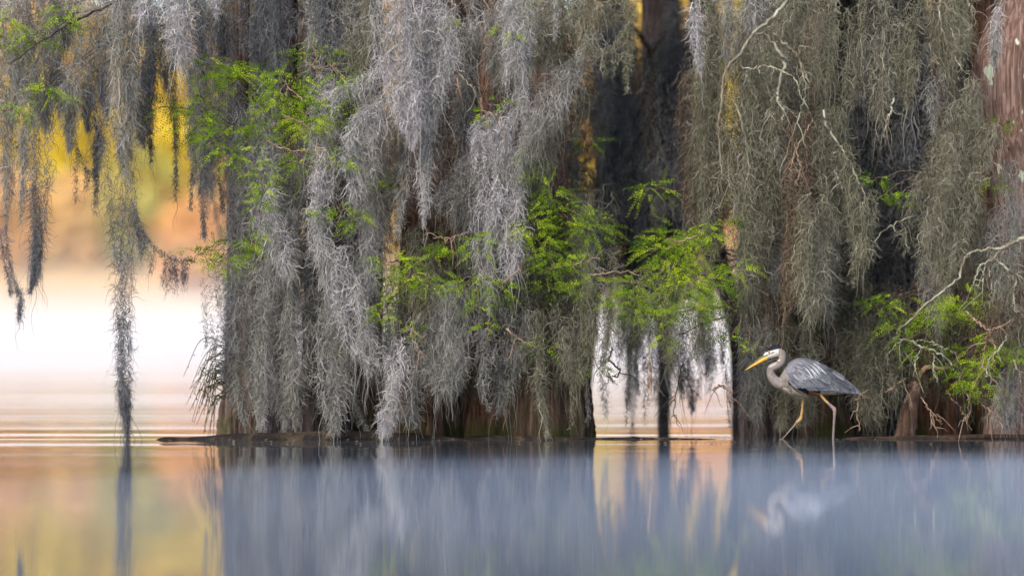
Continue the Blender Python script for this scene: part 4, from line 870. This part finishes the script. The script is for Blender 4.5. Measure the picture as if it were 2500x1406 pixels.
# fill: tufts that nothing tells apart, in the body of each clump
def inside(p, poly):
    x, y = p; r = False; n = len(poly)
    for i in range(n):
        (x1, y1), (x2, y2) = poly[i], poly[i - 1]
        if (y1 > y) != (y2 > y) and x < (x2 - x1) * (y - y1) / (y2 - y1) + x1: r = not r
    return r
HOLES = [[(1378, 190), (1460, 170), (1455, 330), (1420, 420), (1360, 420)], [(1430, 130), (1700, 60), (1690, 560), (1580, 590), (1500, 470), (1440, 330)],
         [(1752, 560), (1790, 560), (1795, 1070), (1750, 1070)], [(1440, 830), (1800, 800), (1800, 1100), (1440, 1100)], [(2050, 200), (2280, 230), (2260, 560), (2200, 660), (2110, 660), (2080, 480)],
         [(470, -80), (760, -80), (720, 120), (470, 160)], [(1140, 160), (1190, 160), (1180, 260), (1130, 260)], [(1040, 460), (1110, 470), (1100, 560), (940, 640), (950, 560)], [(2360, -90), (2520, -90), (2520, 520), (2440, 520), (2360, 260)],
         [(-10, 200), (545, 200), (520, 1100), (-10, 1100)]]
LAND = [(560, 700, 'the leftmost trunk'), (637, 1000, 'the tail touching the narrow log end'), (700, 260, 'the big upper left leaf spray'), (755, 310, 'the hanging bright green leaves'),
        (645, 450, 'the bright leaves on the leftmost tree'), (765, 980, 'the smooth narrow foot'), (790, 520, 'the silver fall by the dark hollow'), (812, 900, 'the big pale tail at the log'), (870, 780, 'the slanting silver sash'),
        (900, 980, 'the black hollow at the log'), (960, 100, 'the brightest high cascade'), (1030, 580, 'the rusty hollow'), (1000, 665, 'the low leaves left of centre'), (1010, 980, 'the ruddy foot'), (1040, 420, 'the forked plume'),
        (1150, 690, 'the low central leaves'), (1085, 880, 'the widest pale curtain'), (1200, 960, 'the red barked foot'), (1240, 560, 'the large central silver fall'), (1280, 150, 'the row of silver tails'), (1350, 250, 'the diagonal moss sweep'), (1310, 565, 'the brightest right hand leaves'), (1350, 980, 'the broad buttress'), (1440, 560, 'the wide right hand leaves'), (1450, 700, 'the leaves by the misty gap'),
        (1700, 300, 'the long brown grey column'), (1760, 300, 'the outer lichen twig'), (1830, 100, 'the crook of the lichen branch'), (1910, 220, 'the thick lichen branch'), (1940, 500, 'the rusty moss beard'), (1830, 650, 'the straight dark trunk'), (1885, 850, 'the head of the heron'), (1970, 860, 'the back of the heron'), (2080, 960, 'the tail of the heron'), (1985, 700, 'the rounded moss bag'), (2080, 420, 'the curved recess twig'), (2100, 150, 'the row of olive hanks'), (2150, 700, 'the deep end of the dark recess'), (2215, 1000, 'the leaning stub'),
        (2290, 150, 'the thin upper twigs'), (2300, 480, 'the thick olive mane'), (2380, 400, 'the massive leaning trunk'), (2350, 640, 'the long crooked pale branch'), (2285, 770, 'the lower right leaves'), (2260, 850, 'the frosted lichen twig'), (2385, 880, 'the brightest lower right leaves'), (2310, 1000, 'the reddish bases'), (2460, 980, 'the lower right corner curtain'), (2430, 700, 'the drooping pale twigs')]
FILL = [('grey', G2 + ' packed', (575, 1440, 120, 720), 34, (30.4, 31.2)), ('olive', G2 + ' packed', (1200, 1480, 350, 720), 10, (30.3, 31.0)),
        ('silver', G2 + ' packed', (640, 1300, 150, 650), 9, (30.0, 30.5)), ('brown', G2 + ' packed', (600, 1420, 250, 720), 8, (30.9, 31.3)),
        ('olive', G4 + ' packed', (1800, 2480, -90, 680), 38, (30.4, 31.2)), ('grey', G4 + ' packed', (1800, 2480, 100, 700), 8, (30.2, 30.7)), ('brown', G4 + ' packed', (1800, 2480, 150, 700), 6, (30.6, 31.2)), ('olive', G4 + ' packed', (1665, 1760, -40, 350), 5, (30.6, 31.2))]
MASS = [('grey', (575, 1440, 150, 740), 26, (30.9, 31.6)), ('olive', (900, 1480, 300, 740), 14, (30.9, 31.5)), ('brown', (600, 1440, 150, 760), 26, (31.0, 31.7)), ('grey', (760, 1420, -90, 0), 16, (30.6, 31.3)),
        ('olive', (1800, 2480, -90, 720), 46, (30.9, 31.6)), ('brown', (1800, 2480, 100, 760), 22, (30.9, 31.6)), ('olive', (1830, 2480, 690, 800), 16, (30.9, 31.6))]
used = {}
BIRD = [(1795, 800), (2120, 800), (2120, 1100), (1795, 1100)]
def tuft(box, holes=HOLES):
    for _ in range(5000):
        x, y = rng.uniform(box[0], box[1]), rng.uniform(box[2], box[3]); ln = rng.uniform(180, 340); w = rng.uniform(44, 92); dx = rng.uniform(-22, 22)
        ln = min(ln, 985 - y)
        pts = [(x, y, w * .7), (x + dx * .4, y + ln * .4, w), (x + dx * .8, y + ln * .75, w * .7), (x + dx, y + ln, 8)]
        if not any(inside((p[0] + e, p[1]), h) for p in pts for e in (-20, 20) for h in holes): return pts, ln, w
    return None
for tone, grp, box, cnt, yr in FILL:
    for _ in range(cnt):
        r = tuft(box, HOLES + [BIRD])
        if not r: break
        pts, ln, w = r
        mx, my = pts[1][0], max(pts[0][1], 0) * .5 + pts[3][1] * .5
        for lx, ly, ph in sorted(LAND, key=lambda l: (l[0] - mx) ** 2 + (l[1] - my) ** 2)[:4]:
            ax, ay = mx - lx, my - ly
            where = ('hanging right of' if ax > 0 else 'hanging left of') if abs(ax) > abs(ay) else ('hanging above' if ay < 0 else 'hanging below')
            lab = f"{'short ' if ln < 240 else 'long '}{'narrow ' if w < 64 else 'bushy '}{dict(shade_tone='dim').get(tone, tone)} moss tuft {where} {ph}"
            if lab not in used: break
        used[lab] = 1
        hank(lab, tone, rng.uniform(*yr), pts, .75, grp)
mass = Acc(); slot = []
for mi, (tone, box, cnt, yr) in enumerate(MASS):
    for _ in range(cnt):
        r = tuft(box)
        if not r: break
        v, q, t_ = hank_arrays(r[0], rng.uniform(*yr), .32, rib=.004); mass.add(v, q, t_); slot.append(np.full(len(q), ('grey', 'olive', 'brown').index(tone), np.int32))
me = mass.mesh('moss', False)
for tone in ('grey', 'olive', 'brown'): me.materials.append(MOSS[tone])
me.polygons.foreach_set('material_index', np.concatenate(slot))
tag(link_mesh('moss', me), 'matted small moss tufts deep inside the curtains of the trees', kind='stuff')

# back row curtains, shade put into their colour: five meshes shared by many objects
protos = []
for i in range(5):
    acc = Acc(); w = 70 + 14 * i
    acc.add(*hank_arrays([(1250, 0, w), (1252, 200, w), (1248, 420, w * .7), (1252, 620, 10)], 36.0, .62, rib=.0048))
    me = acc.mesh('spanish_moss', False); me.transform(Matrix.Translation(-W(1250, 0, 36.0))); me.materials.append(MOSS['shade_tone']); protos.append(me)
BACK = [(2080, 140, 31.9), (2128, 110, 31.8), (2180, 190, 31.95), (2222, 240, 31.9), (2255, 110, 31.8), (2112, 340, 31.9), (2195, 390, 31.8), (2160, -20, 31.9), (500, -80, 36), (540, -60, 36.3), (585, -90, 36), (625, -80, 35.4), (668, -60, 35.6), (705, -90, 35.2), (735, -60, 35.5), (780, -90, 35), (830, -60, 35),
        (1455, -120, 36.2), (1490, -60, 36.6), (1445, 60, 35.6), (1640, -60, 36), (1660, -60, 35.6), (1590, 150, 35.6), (1625, 100, 35.2), (1670, 60, 35), (1700, -60, 36), (1725, 40, 35.6), (1650, 200, 35.4), (1715, 250, 35.4),
        (2045, -100, 35.8), (2075, 0, 36), (2110, -40, 36.2), (2150, 20, 36), (2185, -60, 36.4), (2220, 0, 36), (2255, -60, 35.8), (2065, 150, 35.4), (2130, 180, 35.6), (2170, 220, 35.8), (2210, 200, 36), (2245, 150, 35.6), (2280, 40, 35.6), (2320, 0, 35.8), (2000, 0, 35.8), (1930, -40, 36),
        (1560, 330, 35.8), (1540, 430, 35.6), (1602, 340, 35.8), (1580, 120, 35.4), (1612, 160, 35.2), (1540, 170, 36), (1500, 100, 35.6), (1640, 300, 35.2), (1668, 260, 35.3), (1600, 380, 35.4), (1525, 60, 35.8), (1410, 320, 35.5), (1480, 250, 35.4), (1525, 260, 36.2)]
FAR = {}
for k, (x, y, Y) in enumerate(BACK):
    o = bpy.data.objects.new('spanish_moss', protos[k % 5]); COL.objects.link(o); o.location = W(x, y, Y)
    o.scale = (rng.uniform(.7, 1.1), 1, rng.uniform(.75, 1.1)); o.rotation_euler.z = rng.uniform(-.5, .5)
    z = 'upper dark corner' if x < 900 else 'dark middle hollow' if x < 1800 else 'dark recess above the heron'
    ph = 'behind ' + min(LAND[:3] + LAND[10:11] + LAND[20:21] + LAND[25:29] + LAND[35:42], key=lambda l: (l[0] - x) ** 2 + (l[1] - y - 250) ** 2)[2]
    if x < 900: ph = 'in the upper dark corner'
    elif Y < 32.5: ph = 'nearest in the dark recess'
    ph = ('upper ' if y < 20 else 'lower ') + '|' + ph
    tag(o, None, 'moss', 'far moss in the ' + z); FAR.setdefault(ph, []).append((x, o))
for ph, lst in FAR.items():
    for i, (x, o) in enumerate(sorted(lst, key=lambda e: e[0])):
        hi, ph_ = ph.split('|')
        o['label'] = f'{hi}dim far moss curtain ' + ph_ if len(lst) == 1 else f"{ORD[i]}{' of the' if i == 0 else ' from the left of the'} {hi}dim moss curtains {ph_}"
# a shade-coloured middle row closes the body of each clump behind the packed tufts
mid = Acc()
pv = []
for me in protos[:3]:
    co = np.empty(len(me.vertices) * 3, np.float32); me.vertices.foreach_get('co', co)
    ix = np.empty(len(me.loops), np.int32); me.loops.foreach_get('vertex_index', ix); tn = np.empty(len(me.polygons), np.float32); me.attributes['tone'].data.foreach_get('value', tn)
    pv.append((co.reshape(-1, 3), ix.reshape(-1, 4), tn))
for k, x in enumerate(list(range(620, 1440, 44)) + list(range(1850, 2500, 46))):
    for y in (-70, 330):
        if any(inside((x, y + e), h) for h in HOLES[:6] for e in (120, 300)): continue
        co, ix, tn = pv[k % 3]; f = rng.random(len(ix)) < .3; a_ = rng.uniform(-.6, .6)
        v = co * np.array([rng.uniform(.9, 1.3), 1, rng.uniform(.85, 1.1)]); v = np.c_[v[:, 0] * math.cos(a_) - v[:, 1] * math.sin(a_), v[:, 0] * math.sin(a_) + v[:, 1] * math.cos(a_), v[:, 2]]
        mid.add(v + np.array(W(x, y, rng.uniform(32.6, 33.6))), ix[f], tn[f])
tag(link_mesh('moss', mid.mesh('moss', False), MOSS['shade_tone']), 'shaded moss curtains behind the front row of trunks', kind='stuff')

# ------------------------------------------------------------------ the heron
HY = 30.3
def HP(u, v, d=0.0):
    """side-view units of the bird (1 unit = 0.72 mm, facing -X) -> place"""
    p = W(1800 + u / 5.206, 820 + v / 5.206, HY); p.y += d; return p
U = HY / FPX / 5.206
def loft(bm, rows, n=40, seg=18, upright=False):
    """rows (u, v, half height, half depth[, depth offset])"""
    rows = [tuple(r) + (0,) * (5 - len(r)) for r in rows]
    c = catmull(rows, n); tan = np.gradient(c[:, :2], axis=0); tan /= np.linalg.norm(tan, axis=1)[:, None] + 1e-9
    rings = []
    for i in range(n):
        nx, ny = (0, 1) if upright else (-tan[i, 1], tan[i, 0])
        ring = []
        for k in range(seg):
            a = 2 * math.pi * k / seg
            h = max(c[i, 2], .5) * math.cos(a)
            ring.append(bm.verts.new(HP(c[i, 0] + nx * h, c[i, 1] + ny * h, (c[i, 4] + max(c[i, 3], .5) * math.sin(a)) * U)))
        rings.append(ring)
    for a, b in zip(rings, rings[1:]):
        for k in range(seg): bm.faces.new((a[k], a[(k + 1) % seg], b[(k + 1) % seg], b[k]))
    bm.faces.new(rings[0][::-1]); bm.faces.new(rings[-1])
BODY = [(545, 575, 60, 60), (590, 530, 95, 90), (660, 500, 155, 125), (760, 490, 208, 160), (880, 515, 228, 170), (1000, 540, 215, 160), (1120, 572, 182, 135), (1240, 630, 122, 100), (1340, 668, 72, 66), (1440, 702, 36, 40), (1500, 716, 14, 20)]
def body_at(u):
    b = np.array(BODY); return [np.interp(u, b[:, 0], b[:, k]) for k in (1, 2, 3)]

def vcol_material(name, rough=.75):
    m, nt, out = mat(name)
    a = N(nt, 'ShaderNodeAttribute', attribute_name='tint')
    n = N(nt, 'ShaderNodeTexNoise', Scale=38.0, Detail=5.0); geo = N(nt, 'ShaderNodeNewGeometry'); nt.links.new(geo.outputs['Position'], n.inputs['Vector'])
    r = ramp(nt, n.outputs['Fac'], [(.3, (.74, .74, .74)), (.7, (1.18, 1.18, 1.18))])
    col = mixc(nt, a.outputs['Color'], r.outputs[0], blend='MULTIPLY', f=1.0)
    b = N(nt, 'ShaderNodeBsdfPrincipled', Roughness=rough); b.inputs['Specular IOR Level'].default_value = .25
    nt.links.new(col, b.inputs['Base Color']); nt.links.new(b.outputs[0], out.inputs[0]); return m
def plain(name, col, rough=.5):
    m, nt, out = mat(name)
    n = N(nt, 'ShaderNodeTexNoise', Scale=60.0, Detail=3.0)
    r = ramp(nt, n.outputs['Fac'], [(.3, tuple(c * .8 for c in col)), (.7, tuple(min(1, c * 1.15) for c in col))])
    b = N(nt, 'ShaderNodeBsdfPrincipled', Roughness=rough); nt.links.new(r.outputs[0], b.inputs['Base Color']); nt.links.new(b.outputs[0], out.inputs[0]); return m

def heron():
    foot = W(1985, 820, HY); foot.z = 0
    root = empty('heron', foot, 'tall grey heron with yellow bill stalking leftwards through the shallow water', 'heron')
    bm = bmesh.new()
    loft(bm, BODY, 50, 26, True)
    loft(bm, [(345, 262, 30, 26), (385, 243, 50, 38), (430, 216, 66, 46), (480, 194, 74, 50), (525, 190, 70, 48), (562, 222, 56, 46), (578, 275, 50, 44), (565, 325, 48, 43), (520, 368, 50, 44), (465, 393, 52, 45), (428, 428, 52, 46), (424, 480, 54, 50), (452, 540, 62, 58), (505, 590, 72, 68), (575, 610, 84, 80), (650, 600, 90, 90)], 90, 20)
    loft(bm, [(640, 610, 80, 85), (740, 650, 58, 70), (830, 725, 34, 50), (880, 760, 16, 30)], 24, 16)                   # breast
    loft(bm, [(930, 640, 60, 46, -50), (980, 700, 46, 36, -55), (1040, 738, 22, 20, -58), (1060, 752, 15, 14, -58)], 18, 12)     # near thigh
    loft(bm, [(1050, 745, 20, 17, -58), (1130, 835, 19, 17, -58), (1205, 905, 23, 20, -58), (1228, 930, 28, 23, -58), (1232, 975, 22, 19, -58), (1224, 1100, 18, 16, -58), (1216, 1250, 17, 16, -58), (1212, 1400, 16, 15, -58)], 44, 12)
    loft(bm, [(860, 660, 50, 40, 55), (852, 750, 24, 22, 55), (846, 800, 18, 16, 55), (832, 900, 17, 15, 55), (822, 1000, 18, 16, 55), (810, 1050, 25, 20, 55), (775, 1088, 22, 18, 55), (720, 1150, 14, 13, 55), (640, 1240, 11, 11, 55), (560, 1330, 10, 10, 55)], 50, 12)
    me0 = bpy.data.meshes.new('tmp'); bm.to_mesh(me0); bm.free()
    tmp = bpy.data.objects.new('tmp', me0); COL.objects.link(tmp)
    rm = tmp.modifiers.new('r', 'REMESH'); rm.mode = 'VOXEL'; rm.voxel_size = 0.0055
    sm = tmp.modifiers.new('s', 'SMOOTH'); sm.iterations = 3; sm.factor = .5
    dg = bpy.context.evaluated_depsgraph_get(); dg.update()
    me = bpy.data.meshes.new_from_object(tmp.evaluated_get(dg)); me.name = 'body'
    bpy.data.objects.remove(tmp); 
    n = len(me.vertices); co = np.empty(n * 3, np.float32); me.vertices.foreach_get('co', co); co = co.reshape(-1, 3)
    s = HY / FPX
    u = ((co[:, 0] / s + 1250) - 1800) * 5.206; v = ((HORIZON - (co[:, 2] - EYE) / s) - 820) * 5.206
    C = np.tile((.23, .235, .28), (n, 1))
    def put(mask, c): C[mask] = c
    neck = (u < 640) & (v < 700) & ~((u > 600) & (v < 470)); put(neck, (.31, .27, .262))
    put((u < 500) & (v > 330) & (v < 400) & (u < 520 - (v - 330) * 1.2), (.52, .49, .46))
    put((u >= 560) & (v > 560) & (v > 400 + .45 * (u - 300)) & (u < 900) & (v < 800), (.27, .25, .22))
    put((u > 640) & (v > 540) & (v > 590 + (u - 690) * .36) & (u < 960) & (v < 740) & (v < 640 + (u - 690) * .5), (.02, .022, .035))
    put((u > 880) & (u < 1060) & (v > 690) & (v < 760), (.02, .022, .035))
    put((u > 1050) & (v > 690) & (u < 1250) & (v < 780), (.40, .40, .42))
    face = (u < 540) & (v < 320) & (v < 300 + (u - 350) * -.02 + 20); put(face, (.98, .96, .92))
    put((u > 520) & (u < 560) & (v < 300), (.45, .38, .36))
    crown = (v < np.interp(u, [340, 375, 420, 480, 540, 600], [212, 204, 190, 172, 160, 184])) & (u < 605); put(crown, (.012, .016, .035))
    put(np.abs(v - np.interp(u, [340, 400, 470], [262, 232, 205])) < np.where(u < 470, 7, 0), (.10, .10, .11))
    put((v > 735) & (u > 1040) & (v < 870), (.50, .33, .15)); put((u > 905) & (u < 1050) & (v > 695) & (v > 690 + (u - 905) * .3) & (v < 775), (.33, .13, .05))
    leg = (v > 850) & (u > 1100); put(leg, (.30, .235, .21)); put((v >= 765) & (v < 1110) & (u < 900) & (u > 700), (.52, .31, .13)); put((v > 1090) & (u < 790), (.24, .20, .17))
    put((v > 1000) & (u > 1100), (.22, .19, .175))
    C = C * .6
    a = me.attributes.new('tint', 'FLOAT_COLOR', 'POINT'); a.data.foreach_set('color', np.c_[C, np.ones(n)].astype(np.float32).ravel())
    me.polygons.foreach_set('use_smooth', np.ones(len(me.polygons), bool)); me.materials.clear()
    VC = vcol_material('heron_plumage')
    link_mesh('body', me, VC, root)
    # bill, eye
    def part(name, rows, m, n=16, seg=10, parent=root):
        b = bmesh.new(); loft(b, rows, n, seg); q = bpy.data.meshes.new(name); b.to_mesh(q); b.free()
        q.polygons.foreach_set('use_smooth', np.ones(len(q.polygons), bool)); return link_mesh(name, q, m, parent)
    bill = part('bill', [(385, 272, 30, 26), (330, 298, 26, 20), (250, 345, 19, 14), (160, 398, 10, 8), (96, 438, 2, 2)], plain('bill_yellow', (.72, .40, .02), .35))
    part('upper_ridge', [(372, 246, 22, 19), (320, 272, 17, 16), (240, 326, 11, 11), (160, 384, 6, 6), (105, 428, 2, 2)], plain('bill_ridge', (.19, .11, .06), .4), parent=bill)
    for d in (-1, 1):
        q = bpy.data.meshes.new('eye'); b = bmesh.new(); bmesh.ops.create_uvsphere(b, u_segments=14, v_segments=10, radius=15 * U)
        for w in b.verts: w.co = Vector((w.co.x, w.co.y * .6, w.co.z)) + HP(400, 204, d * 43 * U)
        b.to_mesh(q); b.free(); e = link_mesh('eye', q, plain('eye_amber', (.55, .42, .08), .15), root)
        q = bpy.data.meshes.new('pupil'); b = bmesh.new(); bmesh.ops.create_uvsphere(b, u_segments=12, v_segments=8, radius=9.5 * U)
        for w in b.verts: w.co = Vector((w.co.x, w.co.y * .6, w.co.z)) + HP(400, 204, d * 49 * U)
        b.to_mesh(q); b.free(); link_mesh('pupil', q, plain('pupil_black', (.01, .01, .01), .1), e)
    # wings of overlapping feathers, near and far side
    SL = [(.092, .10, .125), (.12, .128, .155), (.15, .158, .188), (.066, .07, .088)]
    def shell(uu, vv, lift):
        vc, hv, rd = body_at(uu); k = min(abs(vv - vc) / max(hv, 1), .97)
        return rd * math.sqrt(1 - k * k) + lift
    def feather(wing, side, u0, v0, u1, v1, wd, lift, col, name='feather', bend=0.0):
        L = math.hypot(u1 - u0, v1 - v0); tx, ty = (u1 - u0) / L, (v1 - v0) / L; nx, ny = -ty, tx
        V = []; cols = []; K = 7
        for i in range(K):
            t = i / (K - 1); w = wd * (math.sin(math.pi * min(t * 1.35 + .12, 1) * .5) if t < .7 else math.sqrt(max(0, 1 - ((t - .7) / .3) ** 2)) * .995 + .01)
            cu, cv = u0 + (u1 - u0) * t + nx * bend * math.sin(math.pi * t), v0 + (v1 - v0) * t + ny * bend * math.sin(math.pi * t)
            for j in (-1, 0, 1):
                a, b = cu + nx * w * j, cv + ny * w * j
                V.append(HP(a, b, side * (shell(cu, cv, lift * 1.5 * (1 - .25 * t) + (4 if j == 0 else 0)) * U)))
        F = [[r * 3 + j, r * 3 + j + 1, r * 3 + j + 4, r * 3 + j + 3] for r in range(K - 1) for j in (0, 1)]
        q = np_mesh(name, V, F, {'tint': ('FACE', 'FLOAT_COLOR', [(*[c * (1.3 if f % 2 else .72) for c in col], 1) for f in range(len(F))])}, True)
        link_mesh(name, q, VC, wing)
    for side in (-1, 1):
        wb = bmesh.new()
        out_u = [612, 640, 720, 800, 900, 1020, 1150, 1280, 1400, 1500, 1572, 1450, 1300, 1040, 900, 800, 720, 660, 620]
        out_v = [430, 345, 292, 276, 284, 322, 390, 470, 560, 645, 742, 712, 690, 690, 682, 650, 590, 530, 480]
        cen = HP(930, 500, side * shell(930, 500, 6) * U); cv = wb.verts.new(cen); prev = None; first = None
        ringpts = list(zip(out_u, out_v)); rings = []
        for f in (1.0, .66, .33):
            rings.append([wb.verts.new(HP(930 + (a - 930) * f, 500 + (b - 500) * f, side * shell(930 + (a - 930) * f, 500 + (b - 500) * f, 6) * U)) for a, b in ringpts])
        m_ = len(ringpts)
        for a, b in zip(rings, rings[1:]):
            for k in range(m_): wb.faces.new((a[k], a[(k + 1) % m_], b[(k + 1) % m_], b[k]))
        for k in range(m_): wb.faces.new((rings[-1][k], rings[-1][(k + 1) % m_], cv))
        q = bpy.data.meshes.new('wing'); wb.to_mesh(q); wb.free()
        a = q.attributes.new('tint', 'FLOAT_COLOR', 'FACE'); a.data.foreach_set('color', np.tile((.08, .088, .12, 1), (len(q.polygons), 1)).astype(np.float32).ravel())
        q.polygons.foreach_set('use_smooth', np.ones(len(q.polygons), bool))
        wing = link_mesh('wing', q, VC, root)
        for k in range(8):       # primaries and tail ends
            t = k / 7
            feather(wing, side, 1130 + 90 * t, 640 - 150 * t, 1345 + 245 * t, 712 + 38 * t, 30, 8 + 1.5 * k, SL[0] if k % 2 else SL[3])
        for k in range(9):       # secondaries
            t = k / 8
            feather(wing, side, 780 + 330 * t, 560 - 30 * t, 960 + 330 * t, 684 + 6 * t, 46, 24 - 1.2 * k, SL[(k * 7) % 3])
        for row in range(4):     # coverts
            for k in range(7):
                t = k / 6; u0 = 640 + row * 55 + 320 * t + (k % 2) * 10; v0 = 560 - row * 75 - 20 * t + 60 * t * (row / 3)
                if row == 3: v0 += 25
                feather(wing, side, u0, v0, u0 + 150 + 20 * t, v0 + 95 + 20 * t, 38, 30 + 3 * (3 - row) - 8 * t, SL[(row * 5 + k * 3) % 3])
        for k in range(8):       # back feathers along the spine
            t = k / 7; u0 = 700 + 480 * t; v0 = float(np.interp(u0, [640, 720, 800, 900, 1020, 1150, 1280], [375, 318, 298, 305, 340, 405, 480]))
            feather(wing, side, u0, v0 + 20, u0 + 190, v0 + 110 + 25 * t, 36, 34 - 10 * t, SL[1 + (k % 2)])
        for k in range(13):      # pale lanceolate plumes of the back
            t = k / 12; u0 = 815 + 150 * t + rng.uniform(-8, 8); v0 = 385 - 75 * t + (k % 3) * 12
            L = rng.uniform(150, 235)
            feather(wing, side, u0, v0, u0 + L * (.55 + .3 * t), v0 + L * .78, 5.5, 46, (.33, .36, .42), 'plume', -14)
    for k in range(26):          # hanging breast plumes
        t = rng.random(); d = rng.uniform(-45, 45)
        p0 = (520 + 170 * t, 600 + 60 * rng.random() + 20 * t); p1 = (720 + 200 * rng.random() + (30 if k % 6 == 0 else 0), 735 + 70 * rng.random() + (45 if k % 6 == 0 else 0))
        pm = ((p0[0] + p1[0]) / 2 - 12, (p0[1] + p1[1]) / 2 + 22)
        cc = catmull([HP(*p0, -(68 - abs(d) * .3) * U), HP(*pm, (d - 35) * U), HP(*p1, d * .6 * U)], 12); v_, q_ = tube_arrays(cc, np.linspace(.0045, .0012, 12), 5)
        link_mesh('breast_plume', np_mesh('breast_plume', v_, q_, {'tint': ('FACE', 'FLOAT_COLOR', np.tile((.34, .31, .27, 1) if k % 3 else (.12, .11, .10, 1), (len(q_), 1)))}, True), VC, root)
heron()

print('triangles', sum(len(m.polygons) * (1 if False else 2) for m in bpy.data.meshes), [ (o.name, o['label']) for o in sc.objects if len(str(o.get('label', '')).replace('-', ' ').split()) > 16])
